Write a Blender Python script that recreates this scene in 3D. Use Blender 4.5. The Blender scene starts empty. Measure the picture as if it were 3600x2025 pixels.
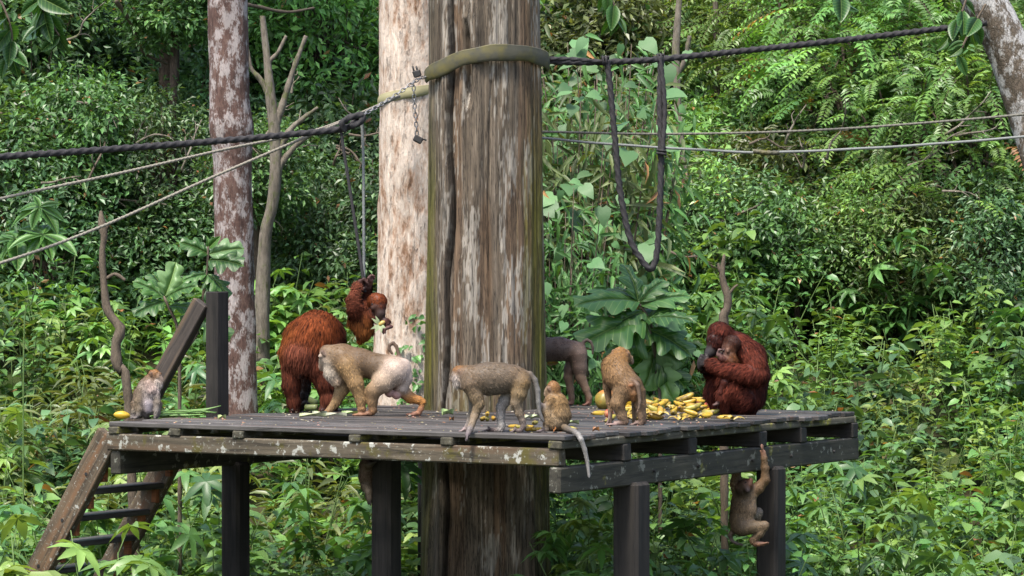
import bpy, bmesh, math, random
import numpy as np
from mathutils import Vector, Matrix, Euler

# ---------------------------------------------------------------- camera, world, sun
SC = bpy.context.scene
COL = SC.collection
F = 10079.0            # focal length in photo pixels (photo 3600 x 2025)
UC, VH = 1800.0, 1027.0
DECK = 2.2             # deck top above the ground
HC = 0.95              # eye above the deck
ZC = DECK + HC
cam = bpy.data.cameras.new("camera"); camo = bpy.data.objects.new("camera", cam); COL.objects.link(camo)
camo.location = (0, 0, ZC); camo.rotation_euler = (math.radians(90), 0, 0)
cam.sensor_width = 36.0; cam.lens = 36.0 * F / 3600.0
cam.shift_y = (VH - 1012.5) / 3600.0
cam.clip_start = 0.5; cam.clip_end = 400
SC.camera = camo
SUN_EL, SUN_AZ = 62.0, 208.0      # direction the light comes from (azimuth from +y, clockwise)
w = bpy.data.worlds.new("World"); SC.world = w; w.use_nodes = True
wn = w.node_tree; wn.nodes.clear()
sky = wn.nodes.new('ShaderNodeTexSky'); sky.sky_type = 'NISHITA'; sky.sun_disc = False
sky.sun_elevation = math.radians(SUN_EL); sky.sun_rotation = math.radians(SUN_AZ)
sky.air_density = 1.0; sky.dust_density = 3.0; sky.ozone_density = 0.6
bg = wn.nodes.new('ShaderNodeBackground'); bg.inputs[1].default_value = 0.15
wo = wn.nodes.new('ShaderNodeOutputWorld')
wn.links.new(sky.outputs[0], bg.inputs[0]); wn.links.new(bg.outputs[0], wo.inputs[0])
sun = bpy.data.lights.new("sun", 'SUN'); suno = bpy.data.objects.new("sun", sun); COL.objects.link(suno)
sun.energy = 2.7; sun.angle = math.radians(9); sun.color = (1.0, 0.95, 0.86)
el, az = math.radians(SUN_EL), math.radians(SUN_AZ)
sd = Vector((math.sin(az) * math.cos(el), math.cos(az) * math.cos(el), math.sin(el)))
suno.rotation_euler = sd.to_track_quat('Z', 'Y').to_euler(); suno.location = (0, 10, 30)
SC.view_settings.view_transform = 'Standard'; SC.view_settings.look = 'None'
SC.view_settings.gamma = 1.0; SC.view_settings.exposure = 1.5
SC.render.resolution_x = 1024; SC.render.resolution_y = 576

rs = np.random.RandomState(7); random.seed(7)
def srgb(r, g, b):
    f = lambda c: ((c / 255.0 + 0.055) / 1.055) ** 2.4 if c > 10 else c / 255.0 / 12.92
    return np.array([f(r), f(g), f(b)])

# ---------------------------------------------------------------- placing
def P(u, v, y):                      # photo pixel at a known distance -> world point
    return np.array([(u - UC) / F * y, y, ZC - (v - VH) / F * y])
def PD(u, v, y):                     # the same from the 2576-wide view of the photo
    return P(u * 1.39752, v * 1.39752, y)
def ydeck(v, z=0.0): return (HC - z) * F / (v - VH)
def DK(u, v, z=0.0):                 # a photo pixel on the deck
    return P(u, v, ydeck(v, z))

# ---------------------------------------------------------------- objects and meshes
def link(o, parent=None):
    COL.objects.link(o)
    if parent is not None: o.parent = parent
    return o
def tag(o, label=None, cat=None, group=None, kind=None):
    if label: o['label'] = label
    if cat: o['category'] = cat
    if group: o['group'] = group
    if kind: o['kind'] = kind
    return o
def empty(name, loc=(0, 0, 0), rz=0.0, parent=None):
    o = bpy.data.objects.new(name, None); o.location = tuple(loc); o.rotation_euler = (0, 0, rz)
    o.empty_display_size = 0.1
    return link(o, parent)
def npmesh(name, V, T, mat=None, col=None, smooth=True):
    """vertices, faces (n x 3 or n x 4), optional vertex colours"""
    V = np.asarray(V, dtype=np.float32); T = np.asarray(T, dtype=np.int32)
    me = bpy.data.meshes.new(name); k = T.shape[1]
    me.vertices.add(len(V)); me.vertices.foreach_set('co', V.ravel())
    me.loops.add(T.size); me.loops.foreach_set('vertex_index', T.ravel())
    me.polygons.add(len(T))
    me.polygons.foreach_set('loop_start', np.arange(0, T.size, k, dtype=np.int32))
    me.polygons.foreach_set('loop_total', np.full(len(T), k, dtype=np.int32))
    me.polygons.foreach_set('use_smooth', np.full(len(T), smooth, dtype=bool))
    if col is not None:
        c = np.ones((len(V), 4), dtype=np.float32); c[:, :3] = col
        a = me.color_attributes.new('Col', 'FLOAT_COLOR', 'POINT'); a.data.foreach_set('color', c.ravel())
    me.update(calc_edges=True)
    if mat: me.materials.append(mat)
    return me
def mobj(name, me, parent=None, loc=(0, 0, 0)):
    o = bpy.data.objects.new(name, me); o.location = tuple(loc)
    return link(o, parent)
def box(name, lo, hi, mat, parent=None, bev=0.006, jit=0.0, smooth=False):
    """bevelled box between two corners of the parent's frame"""
    lo = np.array(lo, float); hi = np.array(hi, float); c = (lo + hi) / 2; h = (hi - lo) / 2
    bm = bmesh.new(); bmesh.ops.create_cube(bm, size=2.0)
    for v in bm.verts:
        v.co = Vector([v.co[i] * h[i] + (rs.rand() - .5) * 2 * jit for i in range(3)])
    if bev > 0: bmesh.ops.bevel(bm, geom=bm.edges[:], offset=bev, segments=1, affect='EDGES')
    me = bpy.data.meshes.new(name); bm.to_mesh(me); bm.free(); me.materials.append(mat)
    return mobj(name, me, parent, c)
def obox(name, A, B, wid, thick, mat, parent=None, up=(0, 0, 1), bev=0.006):
    """bevelled beam from A to B (parent's frame): wid along 'side', thick along 'up'"""
    A = np.array(A, float); B = np.array(B, float); d = B - A; L = np.linalg.norm(d); d /= L
    up = np.array(up, float); s = np.cross(up, d); s /= np.linalg.norm(s); n = np.cross(d, s)
    o = box(name, (-L / 2, -wid / 2, -thick / 2), (L / 2, wid / 2, thick / 2), mat, parent, bev)
    M = Matrix(((d[0], s[0], n[0]), (d[1], s[1], n[1]), (d[2], s[2], n[2])))
    o.rotation_euler = M.to_euler(); o.location = tuple((A + B) / 2)
    return o

def spline(pts, n):
    """Catmull-Rom through rows of pts, n samples"""
    p = np.asarray(pts, float); m = len(p)
    if m == 2:
        t = np.linspace(0, 1, n)[:, None]; return p[0] * (1 - t) + p[1] * t
    q = np.vstack([2 * p[0] - p[1], p, 2 * p[-1] - p[-2]])
    d = np.r_[0, np.cumsum(np.linalg.norm(np.diff(p[:, :3], axis=0), axis=1))]
    x = np.interp(np.linspace(0, d[-1], n), d, np.arange(m)); i = np.minimum(x.astype(int), m - 2); t = (x - i)[:, None]
    a, b, c, e = q[i], q[i + 1], q[i + 2], q[i + 3]
    return .5 * ((2 * b) + (-a + c) * t + (2 * a - 5 * b + 4 * c - e) * t ** 2 + (-a + 3 * b - 3 * c + e) * t ** 3)
def tube_arrays(pts, n=None, ring=8, rfun=None, cap=True):
    """pts rows x,y,z,r ; returns V, quads"""
    pts = np.asarray(pts, float)
    c = spline(pts, n) if n else pts
    m = len(c); X = c[:, :3]; R = c[:, 3]
    T = np.gradient(X, axis=0); T /= np.linalg.norm(T, axis=1)[:, None] + 1e-12
    u = np.cross(T[0], [0.13, 0.31, 0.94]); 
    if np.linalg.norm(u) < 1e-3: u = np.cross(T[0], [1, 0, 0])
    U = np.zeros_like(X)
    for i in range(m):
        u = u - T[i] * np.dot(u, T[i]); u /= np.linalg.norm(u); U[i] = u
    W = np.cross(T, U); th = np.linspace(0, 2 * math.pi, ring, endpoint=False)
    s = np.r_[0, np.cumsum(np.linalg.norm(np.diff(X, axis=0), axis=1))]
    rr = R[:, None] * (np.ones((m, ring)) if rfun is None else rfun(th[None, :], s[:, None]))
    V = X[:, None] + rr[..., None] * (np.cos(th)[None, :, None] * U[:, None] + np.sin(th)[None, :, None] * W[:, None])
    V = V.reshape(-1, 3)
    i = np.arange(m - 1)[:, None] * ring; j = np.arange(ring)[None]; k = (j + 1) % ring
    Q = np.stack([i + j, i + k, i + ring + k, i + ring + j], -1).reshape(-1, 4)
    if cap:
        a = len(V); V = np.vstack([V, X[:1], X[-1:]]); j = np.arange(ring); k = (j + 1) % ring
        Q = np.vstack([Q, np.stack([np.full(ring, a), k, j, j], -1)[:, [0, 1, 2, 2]] if False else np.zeros((0, 4), int)])
        e = (m - 1) * ring
        capq = [[a, (x + 1) % ring, x] for x in range(ring)], [[a + 1, e + x, e + (x + 1) % ring] for x in range(ring)]
        return V, Q, np.array(capq[0] + capq[1])
    return V, Q, np.zeros((0, 3), int)
def qt(Q): return np.vstack([Q[:, [0, 1, 2]], Q[:, [0, 2, 3]]]) if len(Q) else np.zeros((0, 3), int)
def tube(name, pts, mat, parent=None, n=None, ring=8, rfun=None, col=None, loc=None):
    V, Q, C = tube_arrays(pts, n, ring, rfun)
    T = np.vstack([qt(Q), C])
    if loc is not None: V = V - np.array(loc)
    o = mobj(name, npmesh(name, V, T, mat, None if col is None else np.tile(col, (len(V), 1))), parent)
    if loc is not None and parent is None: o.location = tuple(loc)
    return o

_PT = np.random.RandomState(3).rand(64, 64, 64)
def vnoise(p):
    p = np.asarray(p, float); i = np.floor(p).astype(int); f = p - i; f = f * f * (3 - 2 * f); r = 0
    for a in (0, 1):
        for b in (0, 1):
            for c in (0, 1):
                h = _PT[(i[..., 0] + a) % 64, (i[..., 1] + b) % 64, (i[..., 2] + c) % 64]
                r = r + h * (f[..., 0] if a else 1 - f[..., 0]) * (f[..., 1] if b else 1 - f[..., 1]) * (f[..., 2] if c else 1 - f[..., 2])
    return r * 2 - 1

# ---------------------------------------------------------------- materials
class G:
    def __init__(s, name):
        s.m = bpy.data.materials.new(name); s.m.use_nodes = True; s.t = s.m.node_tree; s.t.nodes.clear()
        s.o = s.t.nodes.new('ShaderNodeOutputMaterial')
    def n(s, typ, ins=None, out=0, **kw):
        nd = s.t.nodes.new('ShaderNode' + typ)
        for k, v in kw.items(): setattr(nd, k, v)
        for k, v in (ins or {}).items():
            if isinstance(v, bpy.types.NodeSocket): s.t.links.new(v, nd.inputs[k])
            else: nd.inputs[k].default_value = v
        return nd.outputs[out]
    def mix(s, f, a, b, blend='MIX'):
        c = lambda x: x if isinstance(x, bpy.types.NodeSocket) else (*[float(q) for q in x[:3]], 1.0)
        return s.n('Mix', {0: f, 6: c(a), 7: c(b)}, out=2, data_type='RGBA', blend_type=blend, clamp_factor=True)
    def ramp(s, f, stops):
        nd = s.t.nodes.new('ShaderNodeValToRGB'); s.t.links.new(f, nd.inputs[0]); e = nd.color_ramp.elements
        while len(e) < len(stops): e.new(0.5)
        for i, (p, c) in enumerate(stops):
            e[i].position = p; c = (c, c, c) if np.isscalar(c) else c; e[i].color = (*[float(q) for q in c[:3]], 1)
        return nd.outputs[0]
    def math(s, op, a, b=0.0): return s.n('Math', {0: a, 1: b}, operation=op)
    def noise(s, vec, scale, detail=4.0, rough=.6, out=0):
        return s.n('TexNoise', {'Vector': vec, 'Scale': scale, 'Detail': detail, 'Roughness': rough}, out=out)
    def coord(s, scale=(1, 1, 1), rnd=True):
        c = s.n('TexCoord', out=3)
        if rnd:
            r = s.n('ObjectInfo', out='Random'); q = s.math('MULTIPLY', r, 37.0)
            c = s.n('VectorMath', {0: c, 1: q}, operation='ADD')
        return s.n('Mapping', {'Vector': c, 'Scale': scale})
    def done(s, color, rough=.8, spec=.3, bump=None, bs=.3, bd=.01, metal=0.0):
        d = {'Base Color': color, 'Roughness': rough, 'Specular IOR Level': spec, 'Metallic': metal}
        if not isinstance(color, bpy.types.NodeSocket): d['Base Color'] = (*[float(q) for q in color[:3]], 1)
        if bump is not None: d['Normal'] = s.n('Bump', {'Strength': bs, 'Distance': bd, 'Height': bump})
        s.t.links.new(s.n('BsdfPrincipled', d), s.o.inputs[0]); return s.m

def wood(name, dark, light, grain=(1.5, 30, 30), lichen=0.0, moss=0.0, vary=0.0, rough=.75, mosscol=(.16, .15, .02), warm=None, lscale=9.0):
    g = G(name); c = g.coord(grain); o = g.coord((1, 1, 1))
    n1 = g.noise(c, 1.0, 5, .65); n2 = g.noise(o, 3.5, 4, .6)
    col = g.mix(g.ramp(n1, [(.3, 0), (.7, 1)]), dark, light)
    col = g.mix(g.ramp(n2, [(.35, .55), (.7, 0)]), col, np.array(dark) * .6)
    if warm is not None: col = g.mix(g.ramp(g.noise(c, .35, 2), [(.55, 0), (.7, .6)]), col, warm)
    if moss > 0:
        m = g.noise(o, 5.0, 5, .65); col = g.mix(g.ramp(m, [(.72 - moss * .4, 0), (.8 - moss * .35, .85)]), col, mosscol)
    if lichen > 0:
        m = g.noise(o, lscale, 3, .62); k = .74 - lichen * .25
        col = g.mix(g.ramp(m, [(k, 0), (k + .05, .9)]), col, (.27, .27, .24))
        m2 = g.noise(o, lscale * 2.1, 4, .7); col = g.mix(g.ramp(m2, [(.60, 0), (.63, .6)]), col, (.19, .19, .155))
    if vary > 0:
        rv = g.n('ObjectInfo', out='Random'); col = g.mix(1.0, col, g.ramp(rv, [(0, 1 - vary), (.5, 1.0), (1, 1 + vary)]), 'MULTIPLY')
    cr = g.ramp(g.noise(c, .7, 3, .5), [(.40, 1), (.43, 0), (.46, 1)])
    return g.done(g.mix(.55, col, cr, 'MULTIPLY'), rough, .3, n1, .6, .006)

def leafmat(name, tr=.32, rough=.42, spec=.48):
    g = G(name); a = g.n('VertexColor', out=0, layer_name='Col')
    r = g.n('ObjectInfo', out='Random')
    hs = g.n('HueSaturation', {'Color': a, 'Hue': g.math('ADD', g.math('MULTIPLY', r, .03), .485),
             'Saturation': .9, 'Value': g.math('ADD', g.math('MULTIPLY', r, .5), .95)})
    p = g.n('BsdfPrincipled', {'Base Color': hs, 'Roughness': rough, 'Specular IOR Level': spec})
    t = g.n('BsdfTranslucent', {'Color': g.mix(1.0, hs, (1.5, 1.35, .5), 'MULTIPLY')})
    g.t.links.new(g.n('MixShader', {0: tr, 1: p, 2: t}), g.o.inputs[0]); return g.m
def attrmat(name, rough=.7, spec=.25, nz=40.0, amt=.35):
    g = G(name); a = g.n('VertexColor', out=0, layer_name='Col'); c = g.coord((1, 1, 1))
    f = g.ramp(g.noise(c, nz, 3), [(.3, 1 - amt), (.7, 1.0)])
    return g.done(g.mix(1.0, a, f, 'MULTIPLY'), rough, spec)

def bark(name, stops, lichen=None, grain=(7, 7, 1.6), bs=1.0, bd=.03, lk=.53, ls=4.0, vor=True):
    g = G(name); c = g.coord(grain); o = g.coord((1, 1, .6))
    n1 = g.noise(c, 2.2, 6, .7); n2 = g.noise(o, 2.0, 4, .6)
    col = g.ramp(g.math('ADD', g.math('MULTIPLY', n1, .65), g.math('MULTIPLY', n2, .35)), stops)
    if lichen is not None:
        m = g.noise(o, ls, 5, .68); fn = g.noise(c, 5.0, 5, .75); mm = g.math('ADD', g.math('MULTIPLY', m, .72), g.math('MULTIPLY', fn, .28)); col = g.mix(g.ramp(mm, [(lk - .01, 0), (lk + .05, .85)]), col, lichen)
    if vor:
        v = g.n('TexVoronoi', {'Vector': c, 'Scale': 4.0}, out=0, feature='DISTANCE_TO_EDGE'); e = g.ramp(v, [(.0, .45), (.12, 1)])
    else: e = g.ramp(g.noise(g.coord((26, 26, 5)), 1.0, 5, .72), [(.36, .35), (.45, 1.0), (.52, .8), (.56, 1.0)])
    h = g.math('ADD', g.math('MULTIPLY', n1, .7), g.math('MULTIPLY', e, .3))
    return g.done(g.mix(.7, col, e, 'MULTIPLY'), .85, .2, h, bs, bd)

M = {}
M['deck'] = wood('deck_wood', (.026, .024, .023), (.092, .084, .078), (30, 1.2, 30), warm=(.10, .05, .03), rough=.5, vary=.6)
M['batten'] = wood('batten_wood', (.03, .028, .019), (.10, .09, .064), (2, 30, 30), lichen=.3, moss=.4, rough=.9)
M['mossbeam'] = wood('mossy_beam_wood', (.036, .029, .019), (.115, .094, .066), (30, 1.4, 24), lichen=.60, moss=.42, mosscol=(.060, .052, .010), warm=(.11, .055, .025), rough=.9, lscale=14)
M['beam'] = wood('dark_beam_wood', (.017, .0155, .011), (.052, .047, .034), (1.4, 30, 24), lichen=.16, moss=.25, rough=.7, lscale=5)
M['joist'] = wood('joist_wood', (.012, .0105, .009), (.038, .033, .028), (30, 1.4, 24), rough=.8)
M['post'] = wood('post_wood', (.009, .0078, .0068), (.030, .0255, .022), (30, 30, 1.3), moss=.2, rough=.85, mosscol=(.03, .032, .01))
M['rail'] = wood('rail_wood', (.022, .017, .014), (.07, .055, .044), (1.2, 30, 30), rough=.7, warm=(.14, .09, .045))
M['stringer'] = wood('stringer_wood', (.045, .033, .022), (.145, .11, .07), (1.2, 30, 26), lichen=.45, moss=.2, warm=(.13, .06, .025), rough=.85, lscale=20)
M['tread'] = wood('tread_wood', (.02, .017, .016), (.085, .078, .075), (1.2, 30, 30), rough=.5)
M['cleat'] = wood('cleat_wood', (.11, .036, .013), (.30, .11, .04), (6, 6, 20), rough=.8)
M['metal'] = G('galvanised_steel').done((.16, .16, .165), .42, .5, metal=.9)
M['darkmetal'] = G('dark_steel').done((.035, .033, .032), .55, .4, metal=.6)
def ropemat(name, c1, c2):
    g = G(name); n = g.noise(g.coord((60, 60, 60)), 1.0, 3)
    return g.done(g.mix(n, c1, c2), .85, .2)
M['rope'] = ropemat('black_rope', (.008, .008, .009), (.048, .045, .047))
M['tanrope'] = ropemat('tan_rope', (.12, .108, .084), (.25, .23, .19))
M['greyrope'] = ropemat('grey_rope', (.065, .065, .055), (.16, .15, .125))
M['cable'] = ropemat('grey_cable', (.10, .105, .10), (.2, .21, .205))
g = G('olive_rubber'); c = g.coord((1, 1, 1)); n1 = g.noise(c, 9, 5)
M['strap'] = g.done(g.mix(g.ramp(g.noise(c, 5, 3), [(.45, 0), (.65, .8)]), g.mix(n1, (.028, .028, .02), (.075, .07, .047)), (.10, .085, .02)), .6, .35, n1, .5, .008)
M['leaf'] = leafmat('foliage')
M['gloss'] = leafmat('climber_foliage', .3, .5, .35)
M['twig'] = bark('twig_bark', [(.3, (.045, .035, .026)), (.7, (.14, .11, .08))], None, (20, 20, 6), .4, .004)
M['stem'] = G('green_stem').done((.07, .12, .03), .6, .3)
M['fur'] = attrmat('animal_fur', .85, .1, 60, .2)
M['skin'] = attrmat('animal_skin', .6, .3, 90, .25)
M['eye'] = G('dark_eye').done((.012, .008, .006), .12, .6)
M['fruit'] = attrmat('fruit_skin', .42, .4, 45, .35)
# ================================================================ THE SETTING
def gz(x, y):
    x = np.asarray(x, float); y = np.asarray(y, float)
    z = np.interp(y, [-40, 22.5, 26, 30, 36, 45, 60, 90, 140], [0, 0, .25, 1.15, 2.7, 6.2, 12.5, 26, 30])
    return z + .12 * vnoise(np.stack([x * .5, y * .5, x * 0], -1)) * np.clip((y - 20) / 4, 0, 1)
xs = np.r_[np.linspace(-120, -16, 14), np.linspace(-15, 15, 60), np.linspace(16, 120, 14)]
ys = np.r_[np.linspace(-60, 16, 12), np.linspace(17, 50, 70), np.linspace(52, 140, 24)]
XX, YY = np.meshgrid(xs, ys); V = np.stack([XX, YY, gz(XX, YY)], -1).reshape(-1, 3)
nx = len(xs); i = (np.arange(len(ys) - 1)[:, None] * nx + np.arange(nx - 1)[None]).ravel()
Q = np.stack([i, i + 1, i + nx + 1, i + nx], -1)
g = G('forest_floor'); c = g.n('TexCoord', out=3); n1 = g.noise(c, 3.0, 6, .7); n2 = g.noise(c, .6, 3)
M['ground'] = g.done(g.mix(g.ramp(n2, [(.4, 0), (.6, .6)]), g.ramp(n1, [(.3, (.02, .017, .009)), (.6, (.05, .045, .022)), (.75, (.075, .06, .03))]), (.03, .06, .014)), .95, .1, n1, 1.0, .05)
tag(mobj('ground', npmesh('ground', V, Q, M['ground'])), kind='structure')

# ---------------------------------------------------------------- the feeding platform
ANG = math.radians(58.1)
NX, NY = .329, 18.98
B_ = np.array([math.cos(ANG), math.sin(ANG)]); A_ = np.array([-math.sin(ANG), math.cos(ANG)])
SL, TL = 3.87, 4.6                       # along the front edge, along the right edge
def PL(t, s, z=0.0): return np.array([NX + t * B_[0] + s * A_[0], NY + t * B_[1] + s * A_[1], DECK + z])
PCX, PCY, PR = -.22, 23.5, .485          # the big trunk that stands through the deck
dx, dy = PCX - NX, PCY - NY
PT, PS = dx * B_[0] + dy * B_[1], dx * A_[0] + dy * A_[1]
plat = tag(empty('feeding_platform', (NX, NY, 0), ANG), 'dark weathered plank feeding platform raised on square posts around the thick bare trunk', 'platform')
def runs(t0, t1, lo, hi, gap=.02):
    """pieces of a board along s that leave room for the trunk"""
    tm = min(max(PT, t0), t1); d = abs(tm - PT)
    if d < PR + gap:
        h = math.sqrt((PR + gap) ** 2 - d * d); return [(lo, PS - h), (PS + h, hi)]
    return [(lo, hi)]
Zp, Zb, Zj, Zm = -.035, -.09, -.21, -.385
wd = .178; t = 0.0; k = 0
while t < TL - .05:
    w_ = wd + rs.uniform(-.012, .012); t1 = min(t + w_, TL); e0 = rs.uniform(-.06, .03); e1 = rs.uniform(-.02, .03)
    if k == 0: e0 = -.02
    for a, b in runs(t, t1, e0, SL + e1):
        dz = rs.uniform(-.013, .004)
        box('plank', (t, a, DECK + Zp + dz), (t1, b, DECK + dz), M['deck'], plat, .006, .002)
    t = t1 + rs.uniform(.022, .038); k += 1
for s in (.05, .909, 1.672, 2.68, 3.257, 3.82):
    h = .05
    segs = [(-.012, TL - .02)]
    if abs(s - PS) < PR + h:
        q = math.sqrt(max((PR + .03) ** 2 - max(abs(s - PS) - h, 0) ** 2, 0)); segs = [(-.012, PT - q), (PT + q, TL - .02)]
    for a, b in segs: box('batten', (a, s - h, DECK + Zb), (b, s + h, DECK + Zp - .001), M['batten'], plat, .008, .003)
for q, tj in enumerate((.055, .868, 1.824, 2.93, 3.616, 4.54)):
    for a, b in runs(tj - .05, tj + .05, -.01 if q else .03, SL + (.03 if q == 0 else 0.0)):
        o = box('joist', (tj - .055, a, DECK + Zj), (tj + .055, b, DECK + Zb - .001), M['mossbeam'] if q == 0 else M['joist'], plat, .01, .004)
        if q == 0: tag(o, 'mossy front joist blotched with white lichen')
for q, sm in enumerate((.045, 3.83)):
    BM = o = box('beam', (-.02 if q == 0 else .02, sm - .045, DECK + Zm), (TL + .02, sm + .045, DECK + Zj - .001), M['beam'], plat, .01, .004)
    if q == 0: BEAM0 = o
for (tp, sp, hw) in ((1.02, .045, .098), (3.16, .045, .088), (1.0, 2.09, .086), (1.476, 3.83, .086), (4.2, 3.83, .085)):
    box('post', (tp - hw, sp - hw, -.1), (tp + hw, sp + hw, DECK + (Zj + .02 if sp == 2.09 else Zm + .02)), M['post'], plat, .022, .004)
for tb in (1.25, 1.9, 2.75, 3.4, 4.15):                      # bolt heads on the right beam
    V, Q, C = tube_arrays([(tb, -.018, DECK - .30, .011), (tb, .004, DECK - .30, .011)], None, 8)
    mobj('bolt', npmesh('bolt', V - np.array(BEAM0.location), np.vstack([qt(Q), C]), M['darkmetal'], smooth=False), BEAM0)

# ---------------------------------------------------------------- the stair
st = tag(empty('staircase', (NX, NY, 0), ANG), 'steep open wooden stair with lichen spotted stringers climbing to the platform', 'staircase')
rise, run = .205, .135
top = np.array([0, SL + .10, DECK - .20]); sl = np.array([0, run, -rise]) / math.hypot(run, rise)
for tt in (.045, .93):
    A = np.array([tt, SL + .03, DECK - .10]); L = (DECK - .05) / (rise / math.hypot(run, rise))
    o = obox('stringer', A, A + sl * L, .075, .20, M['stringer'], st, up=(0, rise, run))
nst = 10
for k in range(1, nst):
    s0 = SL + .02 + run * k + .03; z = DECK - .17 - rise * (k - .35)
    tro = box('tread', (.085, s0 - .12, z - .04), (.89, s0 + .11, z), M['tread'], st, .006, .003)
    for tt in (.105, .87):
        q_ = np.array(tro.location); box('cleat', np.array((tt - .02, s0 - .075, z - .15)) - q_, np.array((tt + .02, s0 - .025, z - .041)) - q_, M['cleat'], tro, .004, .002)
for k in range(5):                                            # bolts through the near stringer
    p = np.array([.0, SL + .03, DECK - .10]) + sl * (.35 + .42 * k)
    V, Q, C = tube_arrays([(.004, p[1], p[2], .014), (.015, p[1], p[2], .014)], None, 8)
    mobj('bolt', npmesh('bolt', V, np.vstack([qt(Q), C]), M['darkmetal'], smooth=False), st)
rl = tag(empty('stair_handrail', (NX, NY, 0), ANG), 'dark square rail post with slanting handrail beside the top of the stair', 'handrail')
rp = (1.40, SL + .085)
box('rail_post', (rp[0] - .075, rp[1] - .06, DECK - .36), (rp[0] + .075, rp[1] + .06, DECK + .955), M['post'], rl, .008, .003)
hs = np.array([rp[0] - .06, rp[1] + .10, DECK + .87]); he = hs + np.array([-.12, .62, -1.05]) * 1.1
obox('handrail', hs, he, .08, .14, M['rail'], rl, up=(0, 1.05, .62))

# ---------------------------------------------------------------- the big dead trunk
def sweep_trunk(name, zs, phis, rad, cx, cy, colfun, mat, parent):
    PH, ZZ = np.meshgrid(phis, zs); R, CXY = rad(PH, ZZ)
    X = CXY[0] + R * np.sin(PH); Y = CXY[1] - R * np.cos(PH)
    V = np.stack([X, Y, ZZ], -1).reshape(-1, 3); n = len(phis)
    i = np.arange(len(zs) - 1)[:, None] * n; j = np.arange(n)[None]; k = (j + 1) % n
    Q = np.stack([i + j, i + k, i + n + k, i + n + j], -1).reshape(-1, 4)
    col = None if colfun is None else colfun(PH, ZZ).reshape(-1, 3)
    V = V - np.array([cx, cy, 0])
    return mobj(name, npmesh(name, V, Q, mat, col), parent)
pole = tag(empty('dead_tree_trunk', (PCX, PCY, 0)), 'thick bare weathered trunk with a long black crack rising through the platform', 'tree trunk')
ph = np.r_[np.linspace(-1.75, 1.75, 260), np.linspace(1.85, 2 * math.pi - 1.85, 30)]
zs = np.r_[np.linspace(-.2, 1.2, 30), np.linspace(1.22, 5.8, 330), np.linspace(5.85, 8.4, 40)]
def crackphi(z): return -.64 + .05 * np.sin(z * 1.9 + .6) + .035 * np.sin(z * 5.3) + .06 * np.clip(z - 4.4, 0, 2)
def prad(PH, Z):
    r = np.interp(Z, [-.2, 1, 2.2, 4, 8.4], [.56, .52, .485, .47, .44])
    g1 = vnoise(np.stack([PH * 9, Z * .45, Z * 0 + 2], -1)); g2 = vnoise(np.stack([PH * 26, Z * .8, Z * 0 + 9], -1))
    g3 = vnoise(np.stack([np.sin(PH) * 2.2, Z * .5, np.cos(PH) * 2.2], -1))
    r = r + .012 * g1 + .006 * g2 + .022 * g3
    d = PH - crackphi(Z)
    wc = .019 + .014 * np.sin(Z * 3.1) ** 2; r = r - .15 * np.exp(-(d / wc) ** 4) + .028 * np.exp(-((d + .13) / .09) ** 2) - .035 * np.exp(-((d - .12) / .12) ** 2) * np.clip((Z - 2.6), 0, 1)
    d2 = PH - (-.36 - .07 * np.sin(Z * 2.3)); r = r - .11 * np.exp(-(d2 / .06) ** 2) * np.clip((Z - 4.62) / .2, 0, 1) * np.clip((5.36 - Z) / .15, 0, 1)
    dk = np.exp(-((PH + .22) / .14) ** 2 - ((Z - 5.2) / .25) ** 2); r = r + .035 * dk
    d3 = PH - (.12 + .05 * np.sin(Z * 1.3)); r = r - .016 * np.exp(-(d3 / .02) ** 2) * (vnoise(np.stack([Z * 1.2, Z * 0, Z * 0], -1)) > .0)
    return r, (PCX, PCY)
def pcol(PH, Z):
    n1 = vnoise(np.stack([PH * 16, Z * 1.1, Z * 0], -1)); n2 = vnoise(np.stack([PH * 4, Z * .6, Z * 0 + 5], -1)); n3 = vnoise(np.stack([PH * 40, Z * 2.2, Z * 0 + 7], -1))
    mixc = lambda a, b, f: a * (1 - f[..., None]) + b * f[..., None]
    c = mixc(np.array([.066, .051, .036]) + 0 * PH[..., None], np.array([.135, .108, .080]), np.clip(.5 + .4 * n1 + .3 * n3, 0, 1))
    c = mixc(c, np.array([.115, .070, .040]), np.clip((n2 - .1) * 2.2, 0, .6))
    gr = vnoise(np.stack([PH * 6 + 3, Z * 1.9, Z * 0 + 11], -1)); n4 = vnoise(np.stack([PH * 45, Z * 16, Z * 0 + 17], -1)); c = mixc(c, np.array([.25, .225, .19]), np.clip((gr + n3 * .5 + n4 * .7 - .28) * 5, 0, .8))
    ms = np.clip((np.abs(PH - np.where(PH < 0, -1.35, 1.30)) * -1 + .50) * 2.4 + .5 * n2 + .4 * n3, 0, .9) * np.clip((5.0 - Z) / 1.2, .1, 1)
    ms = np.maximum(ms, np.clip((2.6 - Z) * 1.1, 0, .4) * np.clip(.4 + n2 + n3, 0, 1) * (Z > 2.0))
    c = mixc(c, np.array([.078, .074, .010]), ms); ck = np.exp(-((PH - crackphi(Z)) / .05) ** 4); c = mixc(c, np.array([.012, .009, .007]), ck * .9)  # near-black inside the crack paints in its deep shade
    return np.clip(c, .01, 1)
g = G('dead_wood'); a = g.n('VertexColor', out=0, layer_name='Col'); c = g.coord((22, 22, 2.2), False); n1 = g.noise(c, 1.0, 8, .75)
cc = g.coord((34, 34, 1.3), False); n2 = g.noise(cc, 1.0, 4, .7)
f = g.ramp(n1, [(.32, .22), (.46, .85), (.66, 1.5)]); f2 = g.ramp(n2, [(.30, .75), (.44, 1.0), (.475, .22), (.51, 1.0), (.7, 1.15)])
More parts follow.
